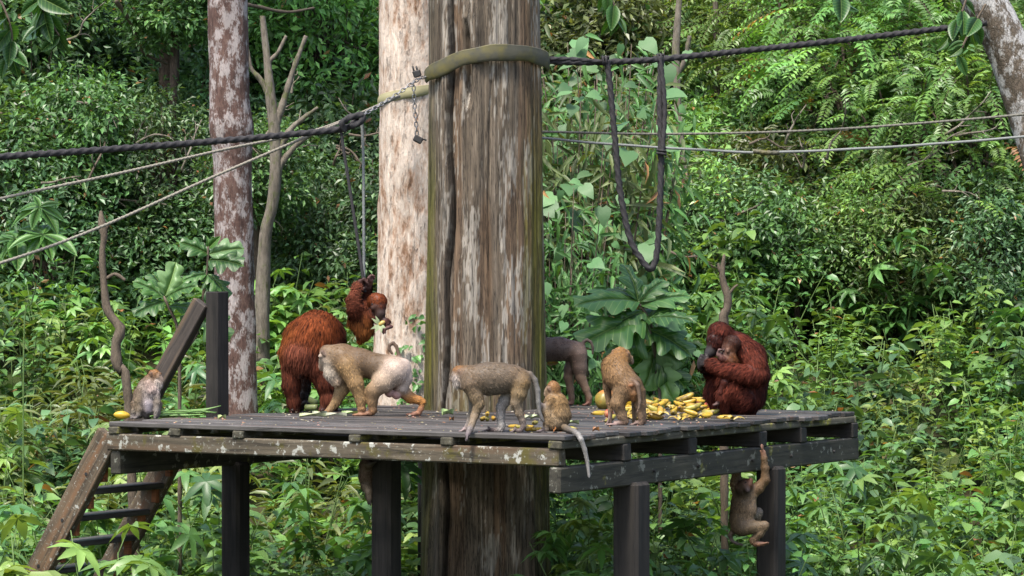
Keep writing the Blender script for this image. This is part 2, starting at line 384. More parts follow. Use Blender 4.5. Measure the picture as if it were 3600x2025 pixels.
M['deadwood'] = g.done(g.mix(1.0, g.mix(1.0, a, f, 'MULTIPLY'), f2, 'MULTIPLY'), .85, .2, g.math('ADD', n1, g.math('MULTIPLY', n2, .4)), 1.0, .02)
sweep_trunk('trunk', zs, ph, prad, PCX, PCY, pcol, M['deadwood'], pole)

# the olive rubber sleeve strapped round it
def sleeve(name, th, zc, hh, off, label, cx, cy, rfn, mat):
    n = len(th); ring = 14; a = np.linspace(0, 2 * math.pi, ring, endpoint=False); V = []
    for i in range(n):
        env = min(1, .8 + .2 * math.sin(math.pi * i / (n - 1)) * 3)
        r0 = rfn(th[i], zc[i]) + off; wob = .010 * math.sin(th[i] * 5) + .006 * math.sin(th[i] * 11)
        for q in a:
            rr = r0 + .017 * math.cos(q) + wob * .7 + .012 * max(0, math.sin(q)) ** 6; zz = zc[i] + hh * env * math.sin(q) * (1 + .06 * math.sin(th[i] * 7)) + .012 * math.cos(q)
            V.append((cx + rr * math.sin(th[i]), cy - rr * math.cos(th[i]), zz))
    V = np.array(V); i = np.arange(n - 1)[:, None] * ring; j = np.arange(ring)[None]; k = (j + 1) % ring
    Q = np.stack([i + j, i + k, i + ring + k, i + ring + j], -1).reshape(-1, 4)
    T = [[0, x, x + 1] for x in range(1, ring - 1)] + [[(n - 1) * ring, (n - 1) * ring + x + 1, (n - 1) * ring + x] for x in range(1, ring - 1)]
    return tag(mobj(name, npmesh(name, V, np.vstack([qt(Q), T]), mat)), label, 'sleeve')
th = np.linspace(-1.22, 1.62, 46)
zc = np.interp(th, [-1.22, -.75, -.35, .1, .7, 1.2, 1.62], [4.90, 4.955, 5.03, 5.07, 5.075, 5.05, 5.0])
sleeve('rope_sleeve', th, zc, .064, .034, 'mossy olive rubber sleeve wrapped around the front of the thick bare trunk', PCX, PCY, lambda p, z: .478, M['strap'])

# ---------------------------------------------------------------- ropes and chain
def rope(name, pts, r, mat, label, cat='rope', group=None, pitch=.09, step=.014, parent=None, lay=3, amp=.24):
    pts = np.array([list(p) + [r] for p in pts]); L = np.linalg.norm(np.diff(pts[:, :3], axis=0), axis=1).sum()
    n = max(8, int(L / step)); rf = lambda th, s: 1 + amp * np.cos(lay * th + 2 * math.pi * s / pitch * lay / 3)
    o = tube(name, pts, mat, parent, n, 12, rf)
    return tag(o, label, cat, group) if parent is None else o
SLx, SLy = PCX + .5 * math.sin(-1.24), PCY - .5 * math.cos(-1.24)
rope('thick_rope', [PD(-500, 418, 20.2), PD(-30, 396, 21.2), PD(430, 364, 22.1), PD(700, 341, 22.6), PD(862, 323, 22.85), PD(900, 298, 22.9)], .024, M['rope'], 'thick black twisted rope running from the chain past the spotted trunk', group='thick black ropes')
rope('thick_rope', [PD(1372, 154, 23.5), PD(1470, 157, 23.55), PD(1620, 152, 23.7), PD(1760, 139, 23.9), PD(2000, 114, 24.2), PD(2250, 86, 24.5), PD(2480, 58, 24.8)], .024, M['rope'], 'thick black twisted rope strung from the rubber sleeve to the leaning tree')
rope('rope_splice', [PD(1374, 148, 23.47), PD(1440, 149, 23.52), PD(1520, 156, 23.56)], .017, M['rope'], 'short doubled black rope end spliced beside the rubber sleeve')
rope('knot', [PD(868, 330, 22.83), PD(862, 308, 22.80), PD(885, 294, 22.82), PD(912, 290, 22.86), PD(905, 308, 22.84), PD(880, 318, 22.82)], .024, M['rope'], 'bulky black rope knot at the lower end of the slanting chain', 'knot')
rope('swing_rope', [PD(1527, 152, 23.55), PD(1535, 220, 23.55), PD(1547, 350, 23.55), PD(1560, 480, 23.55), PD(1585, 600, 23.55), PD(1615, 655, 23.55), PD(1637, 676, 23.55), PD(1652, 640, 23.55), PD(1660, 520, 23.55), PD(1663, 380, 23.56), PD(1660, 260, 23.58), PD(1663, 142, 23.62)], .024, M['rope'], 'black rope hanging in a long loop below the thick rope')
rope('swing_rope_tail', [PD(1660, 142, 23.57), PD(1670, 230, 23.55), PD(1672, 300, 23.54), PD(1666, 385, 23.52)], .018, M['rope'], 'doubled black strand lashed along the upper part of the hanging loop')
for (u, v, y, rr) in ((1523, 153, 23.55, .034), (1661, 148, 23.6, .036), (1664, 381, 23.53, .034)):
    a = np.linspace(0, 4 * math.pi, 26); c = PD(u, v, y)
    pts = [c + np.array([(q / 12.6 - .5) * .05 if v < 200 else rr * math.cos(q), -rr * math.sin(q), rr * math.cos(q) if v < 200 else (q / 12.6 - .5) * .05]) for q in a]
    rope('lashing', pts, .010, M['rope'], 'black lashing wound round the ropes of the hanging loop', 'lashing', 'lashings on the hanging loop', pitch=.05, step=.01)
rope('thin_rope', [PD(-500, 618, 20.2), PD(0, 500, 21.3), PD(300, 436, 22.2), PD(560, 377, 23.2), PD(780, 331, 24.2), PD(900, 287, 25.0), PD(1005, 240, 25.9)], .011, M['tanrope'], 'pale twisted rope slanting up to the yellowish sleeve on the flaky trunk', pitch=.05)
rope('thin_rope', [PD(-500, 812, 20.0), PD(0, 662, 21.3), PD(250, 572, 22.2), PD(520, 452, 23.2), PD(780, 340, 24.2), PD(900, 290, 25.0), PD(1005, 243, 25.95)], .011, M['tanrope'], 'pale twisted rope passing the broken top of the bare stick', pitch=.05)
rope('thin_rope', [PD(1340, 331, 25.0), PD(1700, 337, 24.8), PD(2100, 325, 24.6), PD(2576, 288, 24.2), PD(3000, 245, 23.8)], .010, M['greyrope'], 'thin greyish twisted rope crossing behind the hanging loop, the upper one', pitch=.045)
rope('cable', [PD(1340, 345, 24.4), PD(1540, 363, 24.3), PD(1800, 379, 24.2), PD(1950, 383, 24.1), PD(2250, 369, 24.0), PD(2576, 344, 23.8), PD(3000, 305, 23.5)], .011, M['cable'], 'grey smooth cable sagging below the thin rope behind the hanging loop', 'cable', pitch=.22, amp=.10, lay=1)
rope('cable_tape', [PD(1895, 380, 24.1), PD(1925, 384, 24.09), PD(1960, 385, 24.1)], .019, M['strap'], 'olive tape wrapped around the sagging grey cable', 'tape', pitch=.05)
rope('black_strap', [PD(857, 322, 22.85), PD(865, 380, 22.85), PD(890, 540, 22.85), PD(908, 660, 22.85), PD(919, 735, 22.85)], .013, M['rope'], 'black webbing strap hanging from the knot to the small orangutan', 'strap', pitch=.05, amp=.05)
rope('grey_cord', [PD(910, 298, 23.0), PD(914, 400, 23.02), PD(915, 560, 23.02), PD(916, 705, 23.0)], .011, M['cable'], 'pale grey cord hanging beside the black strap', 'cord', pitch=.04)
# chain
ring = 8; a = np.linspace(0, 2 * math.pi, 16, endpoint=False)
lc = np.stack([.0225 * np.sign(np.cos(a)) * np.abs(np.cos(a)) ** .7, .013 * np.sin(a), 0 * a], -1)
q = np.linspace(0, 2 * math.pi, ring, endpoint=False); V = []
for i in range(16):
    t_ = lc[(i + 1) % 16] - lc[i - 1]; t_ /= np.linalg.norm(t_); n_ = np.array([t_[1], -t_[0], 0])
    V += [lc[i] + .0045 * (math.cos(x) * n_ + math.sin(x) * np.array([0, 0, 1])) for x in q]
i = np.arange(16)[:, None] * ring; i2 = ((np.arange(16) + 1) % 16)[:, None] * ring; j = np.arange(ring)[None]; k = (j + 1) % ring
LINK = npmesh('link', np.array(V), np.stack([i + j, i + k, i2 + k, i2 + j], -1).reshape(-1, 4), M['metal'])
def chain(name, pts, label):
    c0 = np.array(pts[0]); root = tag(empty(name, c0), label, 'chain')
    p = np.array(pts, float); L = np.linalg.norm(np.diff(p, axis=0), axis=1).sum(); n = int(L / .0355)
    X = spline(p, n + 1)
    for i in range(n):
        d = X[i + 1] - X[i]; d /= np.linalg.norm(d)
        o = mobj('link', LINK, root, (X[i] + X[i + 1]) / 2 - c0)
        up = np.array([0, -1, .2]) if i % 2 else np.array([.3, .15, 1.0])
        if abs(d[2]) > .8 and not i % 2: up = np.array([1, .1, 0])
        s = np.cross(up, d); s /= np.linalg.norm(s); u = np.cross(d, s)
        o.rotation_euler = Matrix(((d[0], s[0], u[0]), (d[1], s[1], u[1]), (d[2], s[2], u[2]))).to_euler()
    return root
chain('chain', [(SLx + .03, SLy, 4.90), PD(1055, 198, 23.2), PD(1000, 236, 23.1), PD(950, 268, 23.0), PD(905, 294, 22.9)], 'slanting steel chain pulled tight from the rubber sleeve to the black knot')
chain('hanging_chain', [PD(1040, 205, 23.14), PD(1042, 250, 23.14), PD(1046, 300, 23.14), PD(1049, 340, 23.14)], 'short steel chain end hanging straight down beside the crack')
for (u, v, s_, lb) in ((1050, 185, 1.0, 'dark steel shackle standing on the slanting chain'), (1053, 350, 1.15, 'dark rubber wrapped hook at the bottom of the hanging chain')):
    r_ = tag(empty('shackle', PD(u, v, 23.13)), lb, 'shackle')
    box('shackle_body', (-.035 * s_, -.02, -.03), (.03 * s_, .02, .025), M['darkmetal'], r_, .008, .004).rotation_euler = (0, .5 if v > 200 else -.3, 0)
    for q in (-1, 1):
        tube('shackle_pin', [(q * .014 - .01, 0, .01, .008), (q * .014 - (.025 if v < 200 else -.05), -.005, .06 if v < 200 else -.01, .007)], M['darkmetal'], r_, None, 8)

# ---------------------------------------------------------------- standing trees
TREES = []
def trunk_tree(name, pts, label, mat, n=90, ring=40, bump=.02, freq=5.0, cat='tree', seed=0, group=None, flare=0):
    """pts: rows (world x,y,z,r); returns root empty with a trunk child"""
    pts = np.array(pts, float); base = pts[0, :3].copy()
    root = tag(empty(name, base), label, cat, group)
    c = spline(pts, n); th = np.linspace(0, 2 * math.pi, ring, endpoint=False)
    V = np.zeros((n, ring, 3)); 
    for i in range(n):
        r = c[i, 3]; d = np.stack([np.cos(th), np.sin(th), 0 * th], -1)
        nz = vnoise(np.concatenate([d[:, :2] * freq * .5, np.full((ring, 1), c[i, 2] * freq * .35 + seed * 7)], 1))
        nz2 = vnoise(np.concatenate([d[:, :2] * freq * 2.2, np.full((ring, 1), c[i, 2] * freq * .8 + seed * 3)], 1))
        V[i] = c[i, :3] + d * (r + bump * nz + bump * .5 * nz2)[:, None]
    V = V.reshape(-1, 3) - base
    i = np.arange(n - 1)[:, None] * ring; j = np.arange(ring)[None]; k = (j + 1) % ring
    Q = np.stack([i + j, i + k, i + ring + k, i + ring + j], -1).reshape(-1, 4)
    mobj('trunk', npmesh('trunk', V, Q, mat), root)
    return root
def T(u, v, y, hw):                     # centre and half-width in the 2576-wide view
    return [*PD(u, v, y), hw / 7212.0 * y]
M['flaky'] = bark('flaky_bark', [(.30, (.075, .04, .026)), (.40, (.24, .14, .085)), (.46, (.40, .30, .23)), (.54, (.52, .44, .37)), (.64, (.50, .40, .32)), (.72, (.34, .17, .055))], None, (6, 6, 2.0), 1.0, .04, vor=False)
M['spotted'] = bark('spotted_bark', [(.3, (.032, .018, .015)), (.5, (.095, .056, .046)), (.7, (.15, .098, .08))], (.33, .295, .285), (14, 14, 5), 1.0, .02, .50, 8.0, vor=False)
M['mottled'] = bark('mottled_bark', [(.3, (.035, .028, .02)), (.5, (.085, .068, .05)), (.7, (.17, .13, .1))], (.38, .37, .355), (9, 9, 6), .8, .015, .50, 7.0)
M['palebark'] = bark('pale_bark', [(.3, (.045, .038, .029)), (.55, (.14, .12, .095)), (.75, (.22, .195, .165))], (.075, .085, .03), (14, 14, 5), .8, .01, .54, 9, vor=False)
M['brownbark'] = bark('brown_bark', [(.3, (.03, .022, .017)), (.6, (.10, .07, .05)), (.8, (.17, .12, .09))], None, (9, 9, 3), .8, .02)
y = 29.0
pt = [T(590, 1120, y, 62), T(592, 900, y, 54), T(590, 700, y, 49), T(586, 450, y, 49), T(584, 372, y, 52), T(581, 315, y, 57), T(577, 262, y, 52), T(575, 120, y, 50), T(573, 0, y, 50), T(572, -500, y, 46), T(575, -1000, y, 40)]
tr_sp = trunk_tree('spotted_tree', pt, 'straight pinkish brown tree trunk blotched with white lichen and ringed by a swelling', M['spotted'], 120, 44, .012, 6)
y = 26.5
pt = [T(1040, 1150, y, 105), T(1036, 950, y, 100), T(1035, 820, y, 92), T(1034, 600, y, 83), T(1034, 300, y, 81), T(1036, 0, y, 82), T(1040, -600, y, 76), T(1044, -1100, y, 66)]
tr_fl = trunk_tree('pale_tree', pt, 'pale cream tree trunk with flaking orange bark behind the thick bare trunk', M['flaky'], 120, 44, .018, 6, seed=2)
th = np.linspace(-1.3, 1.6, 20); cxp = PD(1034, 240, 26.5)
g = G('yellow_rubber'); M['ysleeve'] = g.done(g.mix(g.noise(g.coord(), 8, 4), (.16, .145, .06), (.34, .31, .19)), .6, .35)
sleeve('rope_sleeve', th, np.interp(th, [-1.3, 1.6], [4.90, 5.06]), .045, .006, 'yellowish rubber sleeve around the pale flaky tree', cxp[0], cxp[1], lambda p, z: .30, M['ysleeve'])
y = 25.0
pt = [[5.5, 26.6, gz(5.5, 26.6) - .1, .30], [5.3, 25.8, 2.0, .27], T(2665, 520, y, 66), T(2602, 300, y, 63), T(2548, 150, y, 61), T(2496, 40, y, 60), T(2430, -80, y, 57), T(2330, -260, y, 52), T(2240, -500, y, 46)]
trunk_tree('leaning_tree', pt, 'thick leaning trunk mottled white and brown that holds the black rope', M['mottled'], 90, 36, .012, 6, seed=4)
def limb(root, name, pts, mat, ring=8, n=None):
    b = np.array(root.location); p = np.array(pts, float).copy(); p[:, :3] -= b
    return tube(name, p, mat, root, n or 10 * len(p), ring, lambda th, s: 1 + .10 * np.sin(s * 23 + p[0, 0] * 9) + .07 * np.sin(th * 3 + s * 41) + .06 * np.sin(s * 67))
y = 32.0
pt = [[*PD(652, 760, y)[:2], gz(PD(652, 760, y)[0], y) - .1, .11], T(664, 640, y, 17), T(684, 520, y, 15), T(693, 420, y, 15), T(690, 320, y, 15), T(680, 240, y, 13), T(672, 150, y, 9), T(660, 40, y, 6)]
tr_b = trunk_tree('forked_tree', pt, 'slender pale grey tree forking into crooked limbs behind the sloping ropes', M['palebark'], 60, 16, .008, 8, seed=5)
for q in ([T(690, 330, y, 11), T(715, 250, y, 9), T(740, 170, y, 7), T(770, 90, y, 5)], [T(682, 250, y, 9), T(655, 200, y, 7), T(632, 170, y, 5), T(620, 100, y, 3)], [T(695, 390, y, 9), T(728, 330, y, 8), T(760, 300, y, 6), T(800, 270, y, 4)], [T(672, 160, y, 6), T(700, 130, y, 5), T(720, 90, y, 4)], [T(690, 450, y, 10), T(716, 400, y, 8), T(760, 352, y, 7), T(800, 330, y, 5)]):
    limb(tr_b, 'limb', q, M['palebark'])
y = 35.0
pt = [[*PD(1745, 700, y)[:2], gz(PD(1745, 700, y)[0], y) - .1, .07], T(1733, 520, y, 10), T(1716, 400, y, 9), T(1708, 300, y, 9), T(1702, 200, y, 10), T(1700, 130, y, 10), T(1706, 40, y, 8), T(1715, -80, y, 6)]
tr_w = trunk_tree('white_barked_tree', pt, 'thin whitish tree stem seen beside the hanging rope loop', M['palebark'], 50, 14, .006, 8, seed=6)
limb(tr_w, 'limb', [T(1703, 190, y, 7), T(1722, 150, y, 6), T(1735, 90, y, 5)], M['palebark'])
for (u, y, hw, lb, m_) in ((1795, 40.0, 8, 'slim pale stem deep in the sunlit thicket', 'palebark'), (2490, 39, 22, 'dark trunk hidden among pinnate leaves behind the leaning tree', 'brownbark')):
    x = PD(u, 700, y)[0]; z0 = float(gz(x, y)) - .2
    trunk_tree('forest_tree', [[x, y, z0, hw / 7212 * y * 1.15], [x + .05, y, z0 + 2.2, hw / 7212 * y], [x, y, z0 + 5, hw / 7212 * y * .95], [x + .1, y, z0 + 10, hw / 7212 * y * .8]], lb, M[m_], 40, 20, .015, 6, seed=u)
# bare broken sticks
def stick(name, pts, label, branches=()):
    p = np.array(pts); base = p[-1, :3].copy(); r = tag(empty(name, base), label, 'stick')
    limb(r, 'stem', p, M['twig'], 10, 60)
    for b in branches: limb(r, 'branch', b, M['twig'], 7)
    return r
y = 23.2
def down(u, v, y, r): 
    x = PD(u, v, y)[0]; return [x, y, float(gz(x, y)) - .05, r]
stick('bare_stick', [T(254, 530, y, 3), T(255, 560, y, 11), T(262, 590, y, 8), T(257, 640, y, 8), T(262, 720, y, 9), T(272, 785, y, 11), T(303, 826, y, 12), T(291, 870, y, 14), T(298, 930, y, 12), T(322, 1000, y, 12), down(350, 1050, y, .04)], 'bare crooked stick with a splintered top behind the seated grey macaque', ([T(268, 700, y, 5), T(290, 690, y, 5), T(315, 705, y, 4)], [T(257, 590, y, 6), T(270, 570, y, 5), T(276, 562, y, 2)]))
y = 24.2
stick('bare_stick', [T(1822, 640, y, 3), T(1818, 670, y, 6), T(1817, 700, y, 9), T(1826, 730, y, 9), T(1832, 760, y, 10), T(1826, 790, y, 11), T(1820, 812, y, 13), down(1825, 900, y, .025)], 'bare broken stick rising above the seated orangutan', ([T(1818, 692, y, 6), T(1810, 675, y, 5), T(1806, 662, y, 2)], [T(1830, 745, y, 4), T(1845, 725, y, 3), T(1856, 716, y, 2)]))
# ================================================================ VEGETATION
def unit(a): return a / (np.linalg.norm(a, axis=-1, keepdims=True) + 1e-9)
# leaf templates: rows l (along), s (side), h (up); triangles
T8 = (np.array([[0, 0, 0], [.33, 0, .03], [.68, 0, .0], [1, 0, -.14], [.26, .5, .10], [.62, .42, .05], [.26, -.5, .10], [.62, -.42, .05]]),
      np.array([[0, 1, 4], [1, 5, 4], [1, 2, 5], [2, 3, 5], [0, 6, 1], [1, 6, 7], [1, 7, 2], [2, 7, 3]]))
T2 = (np.array([[0, 0, 0], [1, 0, -.06], [.45, .5, .09], [.45, -.5, .09]]), np.array([[0, 1, 2], [0, 3, 1]]))
TH = (np.array([[0, 0, 0], [.3, 0, .03], [.65, 0, .01], [1, 0, -.16], [-.10, .22, .03], [.10, .46, .05], [.38, .44, .03], [.70, .24, -.02], [-.10, -.22, .03], [.10, -.46, .05], [.38, -.44, .03], [.70, -.24, -.02]]),
      np.array([[0, 5, 4], [0, 1, 5], [1, 6, 5], [1, 2, 6], [2, 7, 6], [2, 3, 7], [0, 8, 9], [0, 9, 1], [1, 9, 10], [1, 10, 2], [2, 10, 11], [2, 11, 3]]))
def leaves(Pt, D, N, L, W, col, tm=T8):
    n = len(Pt); D = unit(D); S = unit(np.cross(D, N)); N = np.cross(S, D); tv, tf = tm; k = len(tv)
    L = np.broadcast_to(L, (n,)); W = np.broadcast_to(W, (n,))
    V = Pt[:, None] + D[:, None] * (tv[None, :, 0:1] * L[:, None, None]) + S[:, None] * (tv[None, :, 1:2] * W[:, None, None]) + N[:, None] * (tv[None, :, 2:3] * L[:, None, None])
    Tt = tf[None] + (np.arange(n) * k)[:, None, None]
    return V.reshape(-1, 3), Tt.reshape(-1, 3), np.repeat(col, k, axis=0)
class Acc:
    def __init__(s): s.V = []; s.T = []; s.C = []; s.n = 0
    def add(s, V, T, C): s.V.append(V); s.T.append(T + s.n); s.C.append(C); s.n += len(V)
    def mesh(s, name, mat, smooth=False): return npmesh(name, np.vstack(s.V), np.vstack(s.T), mat, np.vstack(s.C), smooth)
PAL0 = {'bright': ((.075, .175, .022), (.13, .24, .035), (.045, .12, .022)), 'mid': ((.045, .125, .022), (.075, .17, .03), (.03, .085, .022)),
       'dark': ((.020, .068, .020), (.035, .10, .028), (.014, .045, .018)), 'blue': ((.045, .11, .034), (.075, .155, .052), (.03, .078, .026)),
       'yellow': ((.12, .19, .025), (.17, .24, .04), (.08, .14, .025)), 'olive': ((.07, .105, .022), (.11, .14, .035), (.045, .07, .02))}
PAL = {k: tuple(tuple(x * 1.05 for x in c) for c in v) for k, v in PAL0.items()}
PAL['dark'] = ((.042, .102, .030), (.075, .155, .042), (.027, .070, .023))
def lcol(n, pal, r, dead=.012):
    p = np.array(PAL[pal]); w_ = r.dirichlet((.8, .7, .8), n); c = w_ @ p; c = c * r.uniform(.75, 1.3, (n, 1))
    d = r.rand(n) < dead; c[d] = np.array([.22, .10, .025]) * r.uniform(.6, 1.3, (d.sum(), 1)); return c
def stemtubes(lines, ring=5):
    V = []; Tt = []; n = 0
    for l in lines:
        v, q, c = tube_arrays(l, None, ring); V.append(v); Tt.append(np.vstack([qt(q), c]) + n); n += len(v)
    return np.vstack(V), np.vstack(Tt)
def arc(p, d, L, bend, n, r0, r1):
    """bending stem: rows x,y,z,r"""
    out = []; p = np.array(p, float); d = unit(np.array(d, float))
    for i in range(n):
        f = i / (n - 1); out.append([*p, r0 * (1 - f) + r1 * f]); d = unit(d + np.array([0, 0, -bend / n])); p = p + d * L / (n - 1)
    return np.array(out)
def shrub(seed, h=1.3, nst=9, per=26, L=.13, ratio=.5, pal='mid', spread=.55, kind='alt', tm=T8, dead=.012):
    r = np.random.RandomState(seed); A = Acc(); lines = []
    for s in range(nst):
        az = r.uniform(0, 2 * math.pi); tl = r.uniform(.1, spread); hh = h * r.uniform(.55, 1.0)
        l = arc((r.uniform(-.12, .12), r.uniform(-.12, .12), 0), (math.cos(az) * tl, math.sin(az) * tl, 1), hh * 1.08, r.uniform(.1, .7), 8, .010, .003); lines.append(l)
        c = l[:, :3]
        if kind == 'alt':
            f = r.uniform(.12, 1, per) ** .8; x = f * 7; i = np.minimum(x.astype(int), 6); t = (x - i)[:, None]; p0 = c[i] * (1 - t) + c[i + 1] * t
            a = np.arange(per) * 2.4 + r.uniform(0, 6) + r.normal(0, .4, per)
            out = np.stack([np.cos(a), np.sin(a), r.uniform(-.25, .45, per)], -1); p0 = p0 + out * r.uniform(.01, .10, per)[:, None] * (L / .13)
            N = np.stack([r.normal(0, .38, per), r.normal(0, .38, per), np.ones(per)], -1)
            D = out + np.array([0, 0, -.22]); LL = 1.32 * L * r.uniform(.55, 1.2, per)
            A.add(*leaves(p0, D, N, LL, LL * ratio * r.uniform(.85, 1.15, per), lcol(per, pal, r, dead), tm))
        else:                                          # palmate umbrellas on petioles
            m = per
            for q in range(m):
                f = r.uniform(.25, 1) ** .7 * 6.99; i = int(f); p0 = c[i] * (1 - f + i) + c[i + 1] * (f - i)
                a = r.uniform(0, 6.28); out = np.array([math.cos(a), math.sin(a), r.uniform(.2, .9)]); pl = r.uniform(.10, .26); pe = p0 + unit(out) * pl
                lines.append(np.array([[*p0, .004], [*(p0 * .4 + pe * .6 + np.array([0, 0, .015])), .003], [*pe, .0025]]))
                nl = r.randint(5, 8); aa = np.linspace(0, 2 * math.pi, nl, endpoint=False) + r.uniform(0, 6)
                nn = unit(np.array([r.normal(0, .3) + out[0] * .25, r.normal(0, .3) + out[1] * .25, 1])); u = unit(np.cross(nn, [0.3, 1, 0])); v = np.cross(nn, u)
                D = np.cos(aa)[:, None] * u + np.sin(aa)[:, None] * v - .28 * nn; LL = 1.25 * L * r.uniform(.85, 1.2) * r.uniform(.8, 1.1, nl)
                cc = lcol(1, pal, r, dead).repeat(nl, 0) * r.uniform(.9, 1.1, (nl, 1))
                A.add(*leaves(np.tile(pe, (nl, 1)), D, np.tile(nn, (nl, 1)) + r.normal(0, .12, (nl, 3)), LL, LL * ratio, cc, tm))
    return A.mesh('foliage', M['leaf'], True), npmesh('stem', *stemtubes(lines), M['stem'])
def crown(seed, R=(1.6, 1.2, 1.5), ncl=170, per=60, L=.085, ratio=.5, pal='dark', cl=.30, tm=T2, droop=.35, hollow=.45, dead=.01):
    """leaf clumps spread through an uneven ellipsoid, with the twigs that carry them"""
    r = np.random.RandomState(seed); A = Acc(); lines = []; R = np.array(R)
    lob = unit(r.normal(0, 1, (9, 3))); 
    for q in range(ncl):
        d = unit(r.normal(0, 1, 3)); rad = r.uniform(hollow, 1.0) ** .6 * (.72 + .38 * max(0, (lob @ d).max()) ** 3 + .1 * r.normal())
        c = d * R * rad; s = cl * .72 * r.uniform(.5, 1.3); n = int(per * r.uniform(.6, 1.2))
        o = r.normal(0, 1, (n, 3)) * s * np.array([1, 1, .6]); D = unit(o) + r.normal(0, .5, (n, 3)) + np.array([0, 0, -droop])
        N = r.normal(0, .5, (n, 3)) + np.array([0, 0, 1.0]) + d * .5
        LL = 1.65 * L * r.uniform(.55, 1.2, n); tone = r.uniform(.55, 1.45)
        A.add(*leaves(c + o, D, N, LL, LL * ratio, lcol(n, pal, r, dead) * tone, tm))
        if q % 3 == 0:
            m = c * .45 + np.array([0, 0, -.25 * R[2]]); lines.append(spline(np.array([[*(m * .3), .018], [*m, .011], [*c, .004]]), 6))
    return A.mesh('crown', M['leaf'], False), npmesh('twigs', *stemtubes(lines, 4), M['twig'])
def pinnate(seed, R=(1.5, 1.1, 1.4), nf=330, flen=.66, pairs=10, L=.112, ratio=.42, pal='bright'):
    r = np.random.RandomState(seed); A = Acc(); lines = []; R = np.array(R); lob = unit(r.normal(0, 1, (8, 3)))
    for q in range(nf):
        d = unit(r.normal(0, 1, 3) + np.array([0, -.25, .2])); rad = r.uniform(.35, 1) ** .5 * (.75 + .35 * max(0, (lob @ d).max()) ** 3)
        p = d * R * rad; a = unit(d * np.array([1, 1, .3]) + r.normal(0, .55, 3) + np.array([0, 0, .25])); fl = flen * r.uniform(.7, 1.25)
        l = arc(p, a, fl, r.uniform(.7, 1.7), 7, .004, .0015); c = l[:, :3]
        if q % 2 == 0: lines.append(l[::2])
        t = np.linspace(.12, 1, pairs) * 5.99; i = t.astype(int); f = (t - i)[:, None]; pp = c[i] * (1 - f) + c[i + 1] * f; tan = unit(c[i + 1] - c[i])
        side = unit(np.cross(tan, np.array([0, 0, 1.0]) + r.normal(0, .25, 3))); up = np.cross(side, tan); tone = r.uniform(.75, 1.25); cc = lcol(1, pal, r, .006)
        for sg in (-1, 1):
            D = side * sg + tan * .55 - up * .25 + r.normal(0, .08, (pairs, 3)); LL = L * r.uniform(.8, 1.15, pairs) * np.sin(np.linspace(.6, 2.75, pairs)) ** .4
            A.add(*leaves(pp, D, up + r.normal(0, .12, (pairs, 3)), LL, LL * ratio, cc.repeat(pairs, 0) * tone * r.uniform(.85, 1.15, (pairs, 1)), T2))
    for q in range(14):
        d = unit(r.normal(0, 1, 3)); lines.append(spline(np.array([[0, 0, -R[2] * .8, .03], [*(d * R * .4), .016], [*(d * R * .85), .006]]), 7))
    return A.mesh('crown', M['leaf'], False), npmesh('twigs', *stemtubes(lines, 4), M['twig'])
def curtain(seed, w_=1.2, h=3.4, dpt=.7, n=4200, L=.2, ratio=.16, pal='olive', big=60):
    """hanging bamboo-like leaves with heart-shaped climber leaves on them; foot at the origin"""
    r = np.random.RandomState(seed); A = Acc(); lines = []
    nl = 46; roots = np.stack([r.uniform(-w_ / 2, w_ / 2, nl), r.uniform(-dpt / 2, dpt / 2, nl), r.uniform(.55, 1, nl) * h], -1)
    for q in range(nl): lines.append(spline(np.array([[roots[q, 0] * .6, roots[q, 1] * .5, 0, .012], [*(roots[q] * np.array([.7, .7, .6])), .008], [*roots[q], .003]]), 9))
    k = r.randint(0, nl, n); f = r.uniform(.05, 1, n)[:, None]; p = roots[k] * np.concatenate([.6 + .4 * f, .6 + .4 * f, f], 1) + r.normal(0, .1, (n, 3))
    D = np.stack([r.normal(0, .6, n), r.normal(-.3, .5, n), r.uniform(-1.3, .1, n)], -1); LL = L * r.uniform(.6, 1.3, n)
    A.add(*leaves(p, D, r.normal(0, .6, (n, 3)) + np.array([0, -.8, .6]), LL, LL * ratio, lcol(n, pal, r, .02), T8))
    if big:
        p = np.stack([r.uniform(-w_ / 2, w_ / 2, big) * 1.05, -dpt / 2 + r.uniform(-.25, .1, big), r.uniform(.3, .98, big) * h], -1)
        D = np.stack([r.normal(0, .6, big), r.normal(-.5, .3, big), r.uniform(-.9, .1, big)], -1); LL = r.uniform(.08, .19, big)
        A.add(*leaves(p, D, r.normal(0, .4, (big, 3)) + np.array([0, -.7, .8]), LL, LL * .85, lcol(big, 'blue', r, .0) * r.uniform(.7, 1.4, (big, 1)), TH))
    return A.mesh('foliage', M['gloss'], True), npmesh('stem', *stemtubes(lines, 4), M['twig'])

PLANTS = {
 'broad0': shrub(11, 1.25, 10, 26, .135, .50, 'mid'), 'broad1': shrub(12, 1.15, 10, 26, .15, .46, 'bright'), 'broad2': shrub(13, 1.4, 9, 28, .12, .55, 'bright', .45),
 'broad3': shrub(14, 1.1, 11, 26, .125, .50, 'blue'), 'broad4': shrub(18, 1.3, 10, 30, .10, .52, 'mid', .6),
 'palm0': shrub(15, 1.25, 6, 7, .15, .34, 'bright', .5, 'palm'), 'palm1': shrub(16, 1.35, 7, 6, .17, .30, 'mid', .5, 'palm'), 'palm2': shrub(17, 1.0, 6, 7, .14, .38, 'yellow', .5, 'palm'),
 'yellow': shrub(19, 1.2, 9, 30, .105, .48, 'yellow', .6), 'lance': shrub(20, 1.3, 10, 28, .19, .17, 'olive', .6), 'fine': shrub(23, 1.35, 12, 60, .062, .46, 'bright', .7, 'alt', T2)}
